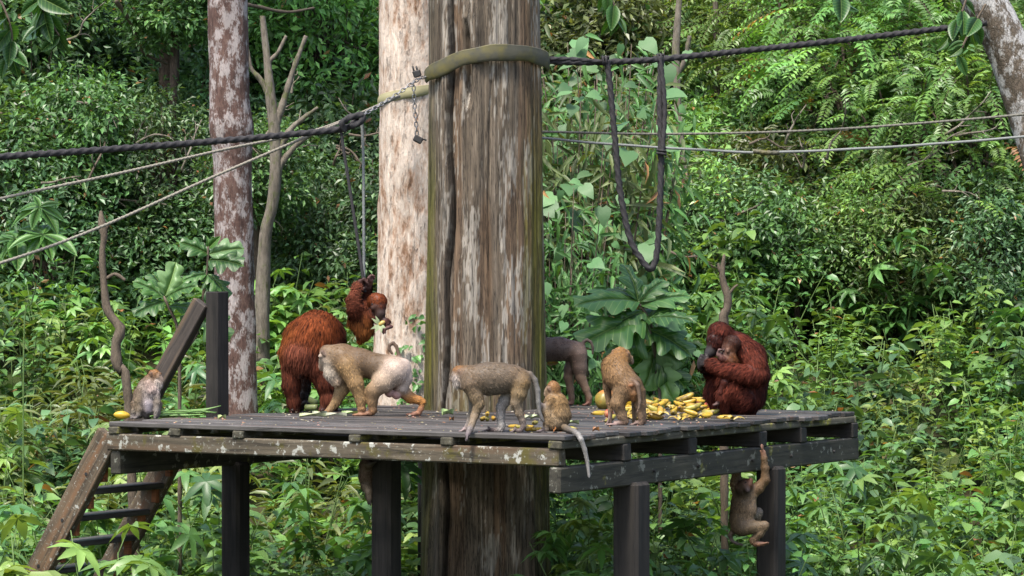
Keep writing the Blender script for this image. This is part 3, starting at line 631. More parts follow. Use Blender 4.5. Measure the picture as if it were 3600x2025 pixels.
def put(name, kind, x, y, z, sc, label, cat, group, rz=None, tilt=(0, 0)):
    fo, stm = PLANTS[kind] if isinstance(kind, str) else kind
    e = tag(empty(name, (x, y, z), rs.uniform(0, 6.28) if rz is None else rz), label, cat, group)
    e.scale = (sc * rs.uniform(.92, 1.08), sc * rs.uniform(.92, 1.08), sc * rs.uniform(.9, 1.12)); e.rotation_euler[0] = tilt[0]; e.rotation_euler[1] = tilt[1]
    a = mobj(fo.name.split('.')[0], fo, e); a['kind'] = 'stuff'; mobj(stm.name.split('.')[0], stm, e)
    return e
LAB = {'broad': ('broadleaf_shrub', 'leafy green broadleaf shrub of the undergrowth around the platform', 'shrub', 'broadleaf shrubs of the undergrowth'),
       'palm': ('palmate_shrub', 'undergrowth shrub with fans of long leaflets like open umbrellas', 'shrub', 'umbrella leaved shrubs of the undergrowth'),
       'yello': ('yellowish_shrub', 'undergrowth shrub with small yellow green leaves', 'shrub', 'yellow green shrubs of the undergrowth'),
       'lance': ('narrow_leaved_shrub', 'undergrowth shrub with long narrow drooping leaves', 'shrub', 'narrow leaved shrubs of the undergrowth'),
       'fine': ('small_leaved_shrub', 'thick undergrowth shrub with tiny bright leaves', 'shrub', 'small leaved shrubs of the undergrowth')}
TONE = {'broad0': 'broad leaved mid green shrub', 'broad1': 'shrub with long bright green leaves', 'broad2': 'upright shrub with rounded bright leaves', 'broad3': 'bluish green broad leaved shrub', 'broad4': 'spreading shrub with small oval leaves',
        'palm0': 'bright shrub with umbrella leaf fans', 'palm1': 'tall shrub with fingered leaf fans', 'palm2': 'low yellowish shrub with fingered leaves', 'yellow': 'yellow green small leaved shrub', 'lance': 'shrub with long narrow drooping leaves', 'fine': 'thick shrub of tiny bright leaves'}
def zone(x, y):
    d = np.array([x - NX, y - NY]); t, s = d @ B_, d @ A_; far = y > 29.5
    if -.4 < t < TL + .4 and -.4 < s < SL + .4: return 'in the shade below the platform'
    if y < 24.2 and x < 0: return 'beside the foot of the stair'
    if y < 24.2: return 'in front of the right end of the platform'
    if x < -3.6: return ('upslope ' if far else '') + 'behind the bare crooked stick'
    if x < -1.9: return ('far behind ' if far else 'just before ') + 'the spotted trunk'
    if x < -.3: return ('far behind ' if far else 'near the foot of ') + 'the pale flaky tree'
    if x < 1.6: return ('upslope ' if far else '') + 'behind the thick bare trunk'
    if x < 3.1: return ('upslope ' if far else '') + 'behind the seated orangutan'
    return ('upslope ' if far else '') + 'beyond the right corner of the platform'
def plant(kind, x, y, sc, dz=0.0, **k):
    lb = LAB[kind.rstrip('0123456789')[:5]]; zn = zone(x, y); lab = TONE[kind] + ' ' + zn
    return put(lb[0], kind, x, y, float(gz(x, y)) + dz - .03, sc, lab, lb[2], lb[3] + ' ' + zn, **k)
def blocked(x, y):
    for (cx, cy, rr) in ((PCX, PCY, .62), (-2.8, 29, .4), (-.93, 26.5, .48)):
        if math.hypot(x - cx, y - cy) < rr: return True
    d = np.array([x - NX, y - NY]); t, s = d @ B_, d @ A_
    return (-.35 < t < TL + .3 and -.35 < s < SL + .35) or (-.2 < t < 1.15 and SL <= s < SL + 1.8) or (1.1 < t < 1.7 and SL <= s < SL + .4)
y = 22.2; row = 0
while y < 41:
    hw = .1786 * y + 1.3; x = -hw + rs.uniform(0, .4)
    while x < hw:
        xx, yy = x + rs.uniform(-.2, .2), y + rs.uniform(-.25, .25)
        if not blocked(xx, yy) and not (yy < 24 and abs(xx) < 2.2) and not (yy > 35 and xx < 1.2):
            right = xx > 0
            ks = ['broad0', 'broad1', 'broad2', 'broad3', 'broad4', 'palm0', 'palm1', 'yellow', 'fine'] if right else ['broad0', 'broad1', 'broad2', 'broad4', 'palm0', 'palm1', 'palm2', 'broad3', 'lance']
            plant(ks[rs.randint(len(ks))], xx, yy, rs.uniform(.8, 1.15) * (1 + .012 * (y - 24) + (.25 if y > 35 else 0)))
        x += rs.uniform(.62, .92) * (.9 + .012 * (y - 22) + (.25 if y > 35 else 0))
    y += .78 + .02 * (y - 22); row += 1
# low plants in the shade below the deck and at the foot of the stair
for (x, y, k, s) in ((-2.0, 23.2, 'broad3', .95), (-1.25, 22.6, 'broad0', 1.0), (-1.5, 23.9, 'palm1', 1.1), (-.9, 24.4, 'broad1', 1.1), (.55, 22.4, 'broad3', .95), (.7, 23.4, 'palm0', 1.0), (1.3, 22.6, 'broad0', 1.05), (1.2, 24.0, 'broad1', 1.1), (2.0, 23.3, 'palm1', 1.05), (2.3, 24.2, 'broad2', 1.15), (-2.6, 24.2, 'broad2', 1.05), (-.35, 24.9, 'broad0', 1.0), (.2, 24.9, 'broad4', 1.1), (1.75, 21.9, 'broad4', 1.0), (2.9, 22.6, 'broad1', 1.0), (-.95, 21.6, 'lance', .9), (.7, 21.4, 'palm1', .9)):
    plant(k, x, y, s)
for (x, y, k, s) in ((-3.75, 20.6, 'palm0', 1.05), (-3.25, 19.6, 'palm2', 1.45), (-2.75, 19.1, 'palm0', 1.22), (-2.1, 18.9, 'broad1', 1.05), (-4.0, 21.6, 'palm1', 1.2), (3.6, 21.4, 'broad0', 1.0), (3.5, 20.4, 'palm1', .95), (4.2, 22.0, 'broad3', 1.15), (-4.35, 22.6, 'palm1', 1.25), (2.9, 19.6, 'broad4', .85)):
    plant(k, x, y, s)

# forest behind
CR = {'dark0': crown(31, pal='dark'), 'dark1': crown(32, (1.5, 1.3, 1.7), 180, 60, .075, .46, 'dark'), 'dark2': crown(33, (1.7, 1.2, 1.2), 160, 56, .10, .5, 'mid'),
      'mid0': crown(34, (1.5, 1.2, 1.4), 170, 60, .075, .44, 'bright', .26), 'mid1': crown(35, (1.4, 1.1, 1.3), 150, 60, .085, .4, 'olive', .28), 'blue0': crown(38, (1.5, 1.2, 1.5), 170, 56, .08, .44, 'blue'),
      'yel0': crown(39, (1.5, 1.2, 1.4), 150, 60, .085, .42, 'yellow', .28), 'pin0': pinnate(36), 'pin1': pinnate(37, (1.4, 1.1, 1.5), 330, .6, 11, .10, .42, 'bright')}
def tree(kind, x, y, zc, sc, label, group, name='forest_tree', rz=None):
    """trunk from the ground to the crown centre, twigs and crown as parts"""
    z0 = float(gz(x, y)); hz_ = 'low' if zc < 3.6 else ('high' if zc > 5.6 else 'middling'); zx = next(n_ for b_, n_ in ((-4.6, 'left of the dull brown trunk'), (-2.6, 'near the spotted trunk'), (-.4, 'near the forked tree'), (1.6, 'behind the thick bare trunk'), (3.4, 'near the white stem'), (5.2, 'under the grey cable'), (99, 'near the leaning tree')) if x < b_)
    if name not in ('distant_tree', 'canopy_tree'): label = ' '.join(label.split()[:5]) + ', crown ' + hz_ + ', ' + zx; group = group + ' ' + hz_ + ' ' + zx
    e = tag(empty(name, (x, y, z0 - .1)), label, 'tree', group)
    fo, tw = CR[kind]; s = (sc * rs.uniform(.9, 1.1), sc * rs.uniform(.9, 1.1), sc * rs.uniform(.9, 1.1)); r = rs.uniform(0, 6.28) if rz is None else rz
    for nm, me in (('crown', fo), ('twigs', tw)):
        o = mobj(nm, me, e, (0, 0, zc - z0 + .1)); o.scale = s; o.rotation_euler[2] = r
        if nm == 'crown': o['kind'] = 'stuff'
    rr = .045 * sc + .008 * max(zc - z0, 0)
    if zc - z0 > .3: tube('trunk', [(0, 0, 0, rr * 1.3), (rs.uniform(-.08, .08), rs.uniform(-.08, .08), (zc - z0) * .5, rr), (0, 0, zc - z0 + .1, rr * .7)], M['brownbark'], e, 12, 8)
    return e
GD, GP, GM = ('dark small leaved forest tree', 'trees of the shaded forest'), ('tree with bright feathery leaves', 'feathery leaved trees'), ('loose tangled green forest tree', 'trees of the green tangle')
def vz(v, y): return ZC - (v * 1.39752 - VH) / F * y       # height seen at row v (2576 view)
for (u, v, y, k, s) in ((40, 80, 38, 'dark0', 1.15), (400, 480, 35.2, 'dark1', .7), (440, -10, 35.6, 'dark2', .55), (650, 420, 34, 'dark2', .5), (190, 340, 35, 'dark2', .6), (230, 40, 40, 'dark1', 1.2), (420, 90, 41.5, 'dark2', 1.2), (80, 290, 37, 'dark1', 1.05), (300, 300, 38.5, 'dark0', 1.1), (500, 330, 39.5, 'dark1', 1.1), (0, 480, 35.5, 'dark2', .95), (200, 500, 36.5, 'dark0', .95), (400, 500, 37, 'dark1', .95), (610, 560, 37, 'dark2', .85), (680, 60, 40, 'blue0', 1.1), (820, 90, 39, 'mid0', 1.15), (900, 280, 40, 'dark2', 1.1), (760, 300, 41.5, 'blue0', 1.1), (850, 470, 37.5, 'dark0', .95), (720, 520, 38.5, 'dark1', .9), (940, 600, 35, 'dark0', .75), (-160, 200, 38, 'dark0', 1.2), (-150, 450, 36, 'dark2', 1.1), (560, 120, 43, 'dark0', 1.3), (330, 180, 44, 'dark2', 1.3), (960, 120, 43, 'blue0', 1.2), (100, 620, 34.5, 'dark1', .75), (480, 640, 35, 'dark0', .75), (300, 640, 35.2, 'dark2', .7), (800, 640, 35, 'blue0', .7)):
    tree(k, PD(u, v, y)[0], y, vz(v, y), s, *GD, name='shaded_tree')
for (u, v, y, k, s) in ((2150, 120, 37, 'pin0', 1.25), (2400, 160, 36.5, 'pin1', 1.2), (1980, 90, 39, 'pin1', 1.15), (2520, 60, 38, 'pin0', 1.25), (2250, 320, 35.5, 'pin1', 1.0), (2450, 360, 35, 'pin0', 1.0), (2280, -20, 39.5, 'pin1', 1.25), (2080, 280, 38, 'pin0', .95), (2620, 280, 36, 'pin1', 1.15), (2700, 60, 38, 'pin0', 1.25), (2020, -60, 40, 'pin0', 1.2)):
    tree(k, PD(u, v, y)[0], y, vz(v, y), s, *GP, name='feathery_tree')
for (u, v, y, k, s) in ((1640, 60, 44, 'yel0', 1.2), (1760, 180, 45, 'yel0', 1.25), (1840, 20, 44, 'yel0', 1.2), (1660, 300, 43, 'yel0', 1.1), (1880, 330, 43, 'mid0', 1.0), (1760, 470, 38, 'mid0', .9), (1930, 520, 36.5, 'mid1', .85), (2080, 520, 36, 'mid1', .85), (2220, 500, 36.5, 'dark2', .85), (2380, 520, 36, 'mid1', .85), (2540, 520, 35.5, 'blue0', .9), (2680, 500, 36, 'mid0', 1.0), (2000, 620, 34.5, 'dark2', .6), (2170, 620, 34.5, 'mid0', .65), (2320, 630, 34.2, 'mid1', .65), (2480, 640, 34, 'blue0', .65), (1820, 610, 35, 'blue0', .7), (1680, 600, 35, 'mid0', .7), (2050, 400, 38, 'dark1', .9), (1750, -60, 45, 'mid0', 1.4), (1500, 250, 40, 'dark2', 1.1), (1500, 50, 40, 'mid1', 1.1), (1180, 300, 40, 'dark0', 1.3), (1500, 520, 37, 'dark1', .9)):
    tree(k, PD(u, v, y)[0], y, vz(v, y), s, *GM, name='tangled_tree')
# further wood up the slope, behind everything
for q in range(44):
    x = rs.uniform(-15, 15); y = rs.uniform(47, 62); k = ['dark0', 'mid0', 'blue0', 'mid1', 'dark2'][rs.randint(5)]
    tree(k, x, y, float(gz(x, y)) + rs.uniform(.6, 3.2), rs.uniform(1.5, 2.2), 'distant forest tree on the rising slope glimpsed between nearer leaves', 'distant trees on the slope', 'distant_tree')
# canopy of the shaded forest above the view on the left
for (x, y, z, s) in ((-4.44, 36.5, 10.4, 1.6),):
    tree('dark0', x, y, z, s, 'broad dull brown trunk standing deep in the shade beside the spotted tree', 'canopy trees', 'canopy_tree')
# leafy column beside the big trunk
CU = [curtain(41), curtain(42, 1.1, 3.6, .7, 4000, .18, .18, 'mid', 40)]
for (u, y, s, q) in ((1425, 28.5, 1.42, 0), (1530, 29.5, 1.3, 1), (1470, 31, 1.5, 0), (1400, 26.8, 1.0, 1)):
    x = PD(u, 700, y)[0]; put('climber_thicket', CU[q], x, y, float(gz(x, y)) - .05, s, 'tall thicket of narrow hanging leaves ' + {1425: 'close behind the thick bare trunk', 1530: 'behind the left strand of the hanging loop', 1470: 'deepest of the thickets beside the trunk', 1400: 'low against the right side of the trunk'}[u], 'climber', 'climber thickets beside the trunk', rz=rs.uniform(-.3, .3))

# small climber on the foot of the pale tree
r = np.random.RandomState(5); A = Acc(); n = 420; ph_ = r.uniform(-.3, 1.5, n); hz = r.uniform(0, 1, n) ** 1.4 * 1.5
cx, cy = PD(1035, 820, 26.5)[:2]; rr = np.interp(hz, [0, 1.5], [.37, .32]) + r.uniform(.005, .07, n); keep = r.rand(n) > hz / 2.2
p = np.stack([cx + rr * np.sin(ph_), cy - rr * np.cos(ph_), 1.55 + hz], -1)[keep]; m = len(p)
D = np.stack([r.normal(0, .7, m), r.normal(-.5, .2, m), r.normal(-.2, .4, m)], -1); LL = r.uniform(.05, .10, m)
A.add(*leaves(p, D, np.stack([np.sin(ph_[keep]), -np.cos(ph_[keep]), .6 + 0 * p[:, 0]], -1) + r.normal(0, .3, (m, 3)), LL, LL * .5, lcol(m, 'mid', r), T8))
ce = tag(empty('trunk_climber', (cx, cy, 0)), 'small leaved climber creeping up the foot of the pale flaky tree', 'climber')
me = A.mesh('foliage', M['leaf']); o = mobj('foliage', me, ce, (-cx, -cy, 0)); o['kind'] = 'stuff'
for q in range(5):
    a0 = .2 + .25 * q; tube('stem', [(.36 * math.sin(a0 + .1 * i), -.36 * math.cos(a0 + .1 * i), .8 + .3 * i, .008 - .001 * i) for i in range(6)], M['twig'], ce, 20, 6)

# ---------------------------------------------------------------- large-leaved plants, every leaf a part
def lobed_mesh(seed, lobes=3, depth=.55):
    """leaf of unit length with deep rounded lobes, folded at the midrib, arching"""
    n = 26; l = np.linspace(0, 1, n); env = .46 * np.sin(np.pi * np.clip(l, 0, 1) ** .8) ** .75 + .004
    w_ = env * (1 - depth * (.5 + .5 * np.cos(2 * np.pi * lobes * (l + .02)))) ; sh = .10 * (1 - np.cos(2 * np.pi * lobes * l)) * .5
    h = .10 * l - .30 * l ** 2
    mid = np.stack([l, 0 * l, h], -1); V = [mid]
    for sg in (1, -1):
        V.append(np.stack([l + sh * .3, sg * w_ * .5, h + .045 * w_ / .4 + .006 * np.sin(40 * l)], -1)); V.append(np.stack([l + sh, sg * w_, h + .02 * np.sin(30 * l + seed) - .05 * (w_ / .4) ** 2], -1))
    V = np.vstack(V); Tt = []
    for i in range(n - 1):
        for a, b in ((0, 1), (1, 2), (0, 3), (3, 4)):
            q = [a * n + i, a * n + i + 1, b * n + i + 1, b * n + i]; Tt += [[q[0], q[1], q[2]], [q[0], q[2], q[3]]]
    return V, np.array(Tt)
def ovate_mesh():
    n = 12; l = np.linspace(0, 1, n); w_ = .24 * np.sin(np.pi * l ** .85) ** .8 + .002; h = .06 * l - .28 * l ** 2
    V = np.vstack([np.stack([l, 0 * l, h], -1)] + [np.stack([l, sg * w_, h + .05 * np.sin(np.pi * l)], -1) for sg in (1, -1)]); Tt = []
    for i in range(n - 1):
        for a, b in ((0, 1), (0, 2)): q = [a * n + i, a * n + i + 1, b * n + i + 1, b * n + i]; Tt += [[q[0], q[1], q[2]], [q[0], q[2], q[3]]]
    return V, np.array(Tt)
gg = G('large_leaf'); a = gg.n('VertexColor', out=0, layer_name='Col'); rr_ = gg.n('ObjectInfo', out='Random'); tcn = gg.n('TexCoord', out=3)
sx = gg.n('SeparateXYZ', {0: tcn}); ay = gg.math('ABSOLUTE', gg.n('SeparateXYZ', {0: tcn}, out=1))
vein = gg.math('SINE', gg.math('MULTIPLY', gg.math('SUBTRACT', sx, gg.math('MULTIPLY', ay, .8)), 55.0))
vm = gg.ramp(vein, [(.90, 0), (.97, .45)]); vm2 = gg.ramp(ay, [(.008, .7), (.016, 0)])
colr = gg.mix(1.0, a, gg.ramp(rr_, [(0, (.6, .65, .6)), (.6, (1, 1, 1)), (1, (1.35, 1.3, 1.2))]), 'MULTIPLY')
colr = gg.mix(gg.math('MAXIMUM', vm, vm2), colr, (.20, .30, .09))
pb = gg.n('BsdfPrincipled', {'Base Color': colr, 'Roughness': .45, 'Specular IOR Level': .5}); tl = gg.n('BsdfTranslucent', {'Color': gg.mix(1.0, colr, (1.4, 1.5, .5), 'MULTIPLY')})
gg.t.links.new(gg.n('MixShader', {0: .3, 1: pb, 2: tl}), gg.o.inputs[0]); M['bigleaf'] = gg.m
LB = {}
for nm, (V, Tt), c in (('lobed', lobed_mesh(0), (.035, .095, .02)), ('lobed2', lobed_mesh(1, 3, .45), (.042, .115, .024)), ('ovate', ovate_mesh(), (.06, .15, .03)), ('darkovate', ovate_mesh(), (.03, .09, .02)), ('pale', lobed_mesh(2, 3, .42), (.12, .21, .09))):
    LB[nm] = npmesh('leaf', V, Tt, M['bigleaf'], np.tile(c, (len(V), 1)))
def big_leaf(root, kind, p, tip, up=(0, -.25, 1), size=None):
    """leaf from p to tip (world)"""
    b = np.array(root.location); p = np.array(p); d = np.array(tip) - p; L = np.linalg.norm(d) if size is None else size; d = unit(d)
    s = unit(np.cross(np.array(up, float), d)); n = np.cross(d, s)
    o = mobj('leaf', LB[kind], root, p - b); o.rotation_euler = Matrix(((d[0], s[0], n[0]), (d[1], s[1], n[1]), (d[2], s[2], n[2]))).to_euler(); o.scale = (L * 1.05,) * 3
    return o
def bigplant(name, stems, lvs, label, y, cat='plant', mat='twig'):
    """stems: lists of (u,v,dy,r px); lvs: (kind,u0,v0,u1,v1,dy0,dy1,upx,upy,upz)"""
    p0 = PD(stems[0][0][0], stems[0][0][1], y + stems[0][0][2]); base = np.array([p0[0], p0[1], max(float(gz(p0[0], p0[1])), 0)]) if cat == 'plant' else p0
    r = tag(empty(name, base), label, cat)
    for k, s in enumerate(stems):
        q = [T(u, v, y + dy, rp) for (u, v, dy, rp) in s]
        if k == 0 and cat == 'plant': q = [[base[0], base[1], base[2] - .05, q[0][3] * 1.3]] + q
        limb(r, 'stem', q, M[mat], 7)
    for (k, u0, v0, u1, v1, d0, d1, ux, uy, uz) in lvs: big_leaf(r, k, PD(u0, v0, y + d0), PD(u1 + rs.uniform(-12, 12), v1 + rs.uniform(-10, 10), y + d1 + rs.uniform(-.12, .12)), (ux + rs.uniform(-.35, .35), uy, uz + rs.uniform(-.2, .2)))
    return r
# beside the handrail
bigplant('lobed_leaf_plant', [[(452, 1010, 0, 5), (450, 900, 0, 5), (445, 820, 0, 4), (425, 775, 0, 4), (412, 745, 0, 3)], [(452, 900, 0, 4), (500, 830, 0, 4), (512, 740, 0, 4), (520, 690, 0, 3), (524, 620, 0, 3)]], [
 ('lobed', 412, 748, 350, 695, 0, -.05, .2, -.6, 1), ('pale', 415, 745, 445, 665, 0, .05, .3, -1, .4), ('lobed', 420, 750, 480, 715, 0, -.1, -.3, -.6, 1), ('lobed2', 415, 760, 345, 770, 0, -.15, .1, -.5, 1), ('lobed', 425, 770, 500, 775, 0, -.1, -.1, -.5, 1), ('lobed', 420, 750, 400, 690, 0, .15, .2, -.8, .6),
 ('pale', 526, 640, 605, 610, 0, -.05, -.2, -1, .7), ('lobed2', 524, 640, 462, 610, 0, 0, .2, -.9, .7), ('lobed', 524, 655, 595, 660, 0, -.12, -.1, -.8, 1), ('lobed', 522, 690, 585, 740, 0, -.1, .3, -.9, .8), ('lobed', 520, 690, 560, 780, 0, -.05, .8, -.9, .4), ('lobed2', 520, 690, 450, 700, 0, -.1, .1, -.6, 1), ('ovate', 524, 625, 548, 592, 0, 0, .2, -1, .3), ('ovate', 523, 625, 520, 590, 0, .02, .9, -.6, .2), ('lobed2', 500, 780, 445, 830, 0, -.1, .2, -.8, .7), ('lobed', 505, 790, 560, 840, 0, -.1, -.3, -.8, .7)], 'tall plant with large pale lobed leaves rising behind the slanting handrail', 23.6)
# right of the big trunk
bigplant('lobed_leaf_plant', [[(1660, 1010, 0, 5), (1650, 930, 0, 5), (1648, 860, 0, 5), (1630, 800, 0, 4), (1605, 760, 0, 3)], [(1650, 900, 0, 5), (1640, 850, -.1, 4), (1622, 805, -.1, 3)]], [
 ('lobed2', 1608, 760, 1460, 745, 0, -.15, .1, -.35, 1), ('lobed', 1605, 755, 1545, 720, 0, .2, .2, -.4, 1), ('lobed2', 1605, 760, 1590, 665, 0, .05, .8, -.8, .3), ('lobed2', 1608, 762, 1665, 690, 0, .1, -.5, -.9, .5), ('lobed2', 1610, 770, 1720, 735, 0, -.1, -.1, -.4, 1), ('lobed', 1620, 785, 1550, 800, 0, -.2, .1, -.5, 1), ('lobed', 1622, 805, 1480, 830, -.1, -.35, .1, -.3, 1), ('lobed', 1622, 805, 1545, 900, -.1, -.3, .4, -.7, .8), ('lobed2', 1624, 805, 1730, 790, -.1, -.35, -.1, -.4, 1), ('lobed', 1626, 810, 1660, 735, -.1, .2, -.5, -.9, .5), ('lobed', 1630, 830, 1735, 880, -.05, -.25, -.3, -.5, 1), ('pale', 1640, 850, 1700, 915, 0, -.15, -.5, -.9, .5), ('lobed', 1640, 870, 1585, 960, 0, -.1, .4, -1, .4), ('pale', 1648, 880, 1640, 985, 0, -.1, .9, -1, .2), ('lobed', 1650, 890, 1720, 970, 0, -.1, -.6, -1, .4), ('pale', 1655, 900, 1690, 1000, 0, -.15, -.9, -1, .2)], 'dark green plant with very large lobed leaves beside the thick trunk', 25.2)
# pale umbrella plant at the left edge
bigplant('umbrella_leaf_plant', [[(60, 860, 0, 2), (80, 760, 0, 2), (104, 660, 0, 2), (95, 560, 0, 2), (100, 520, 0, 2)], [(98, 640, 0, 3), (60, 610, 0, 3), (40, 600, 0, 2)]], [('ovate', 100, 520, 100 + 75 * math.cos(a), 535 + 42 * math.sin(a), 0, -.15 * math.sin(a), .2 * math.cos(a), -.5, 1) for a in np.linspace(0, 5.4, 7)] + [('ovate', 110, 590, 110 + 80 * math.cos(a), 600 + 46 * math.sin(a), -.1, -.2 * math.sin(a) - .1, .2 * math.cos(a), -.5, 1) for a in np.linspace(.3, 5.7, 7)] + [('ovate', 40, 600, 40 + 75 * math.cos(a), 612 + 46 * math.sin(a), 0, -.2 * math.sin(a), .2 * math.cos(a), -.5, 1) for a in np.linspace(.5, 5.9, 7)], 'pale plant with umbrella fans of leaves above the lower pale rope', 24.0, mat='stem')
# sprays of leaves hanging into the view from above
def spray(u, y, pts, kind, label, n=9, ln=65, seed=1):
    r = np.random.RandomState(seed); lv = []
    for k in range(n):
        f = .25 + .75 * k / (n - 1); i = min(int(f * (len(pts) - 1)), len(pts) - 2); t = f * (len(pts) - 1) - i
        a = (pts[i][0] * (1 - t) + pts[i + 1][0] * t, pts[i][1] * (1 - t) + pts[i + 1][1] * t); an = r.uniform(.35, 2.8)
        lv.append((kind, a[0], a[1], a[0] + ln * math.cos(an) * r.uniform(.6, 1.1), a[1] + ln * math.sin(an) * r.uniform(.8, 1.2), 0, r.uniform(-.2, .2), r.normal(0, .5), -.9, r.uniform(.1, .8)))
    return bigplant('overhanging_branch', [[(p[0], p[1], 0, 3) for p in pts]], lv, label, y, 'branch')
spray(1540, 24.6, [(1500, -90), (1530, -20), (1545, 15), (1548, 40)], 'ovate', 'leafy branch tip hanging into view just right of the thick trunk', 11, 62, 3)
spray(2110, 24.6, [(2060, -90), (2100, -30), (2118, -5)], 'darkovate', 'dark leafy twig tip hanging above the thick black rope', 8, 42, 4)
spray(2400, 24.6, [(2450, -60), (2420, 30), (2400, 70), (2385, 95)], 'darkovate', 'dark leafy twig hanging beside the leaning tree', 12, 55, 5)
spray(2420, 24.4, [(2480, 10), (2440, 80), (2410, 140)], 'darkovate', 'dark leafy twig drooping under the rope at the leaning tree', 9, 50, 6)
spray(100, 23.5, [(40, -90), (90, -20), (115, 40), (150, 90)], 'darkovate', 'drooping branch with long dark leaves high beside the shaded forest', 16, 75, 7)
spray(30, 23.5, [(-40, -60), (10, 20), (30, 90), (20, 140)], 'darkovate', 'drooping branch with dark leaves at the edge of the shaded forest', 12, 70, 8)
# bare branches among the shaded leaves
for q, pp in enumerate(([(-40, 300), (60, 270), (160, 258), (250, 262)], [(290, 0), (330, 60), (360, 130), (420, 160)], [(120, 440), (230, 395), (330, 380), (440, 400)], [(560, 0), (640, 15), (720, 30), (790, 20)])):
    e = tag(empty('bare_branch', PD(*pp[0], 35.5)), 'bare crooked branch reaching through the dark leaves of the shaded forest', 'branch', 'bare branches in the shaded forest')
    limb(e, 'branch', [T(u, v, 35.0 + .3 * i, 6 - i) for i, (u, v) in enumerate(pp)], M['twig'], 7)

# thin crooked twigs and lianas that show among the forest leaves
r = np.random.RandomState(77)
for q in range(44):
    lf = q < 24; u = r.uniform(0, 920) if lf else r.uniform(1650, 2560); v = r.uniform(20, 560) if lf else r.uniform(330, 640); y = r.uniform(33.2, 35.0) if lf else r.uniform(33.0, 34.6)
    a = r.uniform(-.5, .6) + (0 if r.rand() < .6 else 1.3); n = 5; L = r.uniform(90, 230); pts = []; cu, cv = u, v
    for i in range(n): pts.append(T(cu, cv, y + .1 * i * r.uniform(-1, 1), 3.6 - .55 * i)); cu += L / n * math.cos(a); cv -= L / n * math.sin(a); a += r.normal(0, .35)
    e = tag(empty('bare_twig', pts[0][:3]), 'thin crooked twig showing among the dark leaves of the shaded forest' if lf else 'thin crooked twig showing in the sunlit tangle under the grey cable', 'twig', 'twigs in the shaded forest' if lf else 'twigs in the sunlit tangle')
    mn = limb(e, 'branch', pts, M['palebark' if q % 3 else 'twig'], 5)
    for i in (1, 2, 3):
        p0 = np.array(pts[i]); d = np.array(pts[i][:3]) - np.array(pts[i - 1][:3]); s_ = np.cross(d, [0, 1, 0]) * r.choice([-1, 1]); e1 = p0[:3] + d * r.uniform(.5, 1) + s_ * r.uniform(.3, .8)
        limb(e, 'side_twig', [p0 * [1, 1, 1, .7], [*((p0[:3] + e1) / 2 + r.normal(0, .02, 3)), p0[3] * .5], [*e1, p0[3] * .3]], M['palebark' if q % 3 else 'twig'], 5)
# ================================================================ ANIMALS
def surface_nets(Fd, org, h):
    s = Fd < 0; nx, ny, nz = Fd.shape
    c = np.zeros((nx - 1, ny - 1, nz - 1), dtype=np.int8)
    for a in (0, 1):
        for b in (0, 1):
            for d in (0, 1): c += s[a:nx - 1 + a, b:ny - 1 + b, d:nz - 1 + d]
    I = np.argwhere((c > 0) & (c < 8)); n = len(I)
    acc = np.zeros((n, 3)); cnt = np.zeros(n)
    off = np.array([[a, b, d] for a in (0, 1) for b in (0, 1) for d in (0, 1)])
    for i in range(8):
        for j in range(i + 1, 8):
            if np.abs(off[i] - off[j]).sum() != 1: continue
            A = I + off[i]; B = I + off[j]; fa = Fd[A[:, 0], A[:, 1], A[:, 2]]; fb = Fd[B[:, 0], B[:, 1], B[:, 2]]
            m = (fa < 0) != (fb < 0); t = (fa / (fa - fb + 1e-12))[:, None]; p = A + (B - A) * t
            acc[m] += p[m]; cnt[m] += 1
    V = acc / cnt[:, None] * h + org
    idx = -np.ones(c.shape, dtype=np.int64); idx[I[:, 0], I[:, 1], I[:, 2]] = np.arange(n); Q = []
    for ax in range(3):
        sl0 = [slice(None)] * 3; sl1 = [slice(None)] * 3; sl0[ax] = slice(0, -1); sl1[ax] = slice(1, None)
        a, b = s[tuple(sl0)], s[tuple(sl1)]; E = np.argwhere(a != b); fl = a[E[:, 0], E[:, 1], E[:, 2]]
        o1, o2 = [(1, 2), (2, 0), (0, 1)][ax]
        d1 = np.zeros(3, int); d1[o1] = 1; d2 = np.zeros(3, int); d2[o2] = 1
        ok = (E[:, o1] > 0) & (E[:, o2] > 0); E = E[ok]; fl = fl[ok]
        g_ = lambda e: idx[np.clip(e[:, 0], 0, c.shape[0] - 1), np.clip(e[:, 1], 0, c.shape[1] - 1), np.clip(e[:, 2], 0, c.shape[2] - 1)]
        q = np.stack([g_(E - d1 - d2), g_(E - d2), g_(E), g_(E - d1)], -1); q[~fl] = q[~fl][:, ::-1]; Q.append(q)
    Q = np.vstack(Q); Q = Q[(Q >= 0).all(1)]
    return V, Q
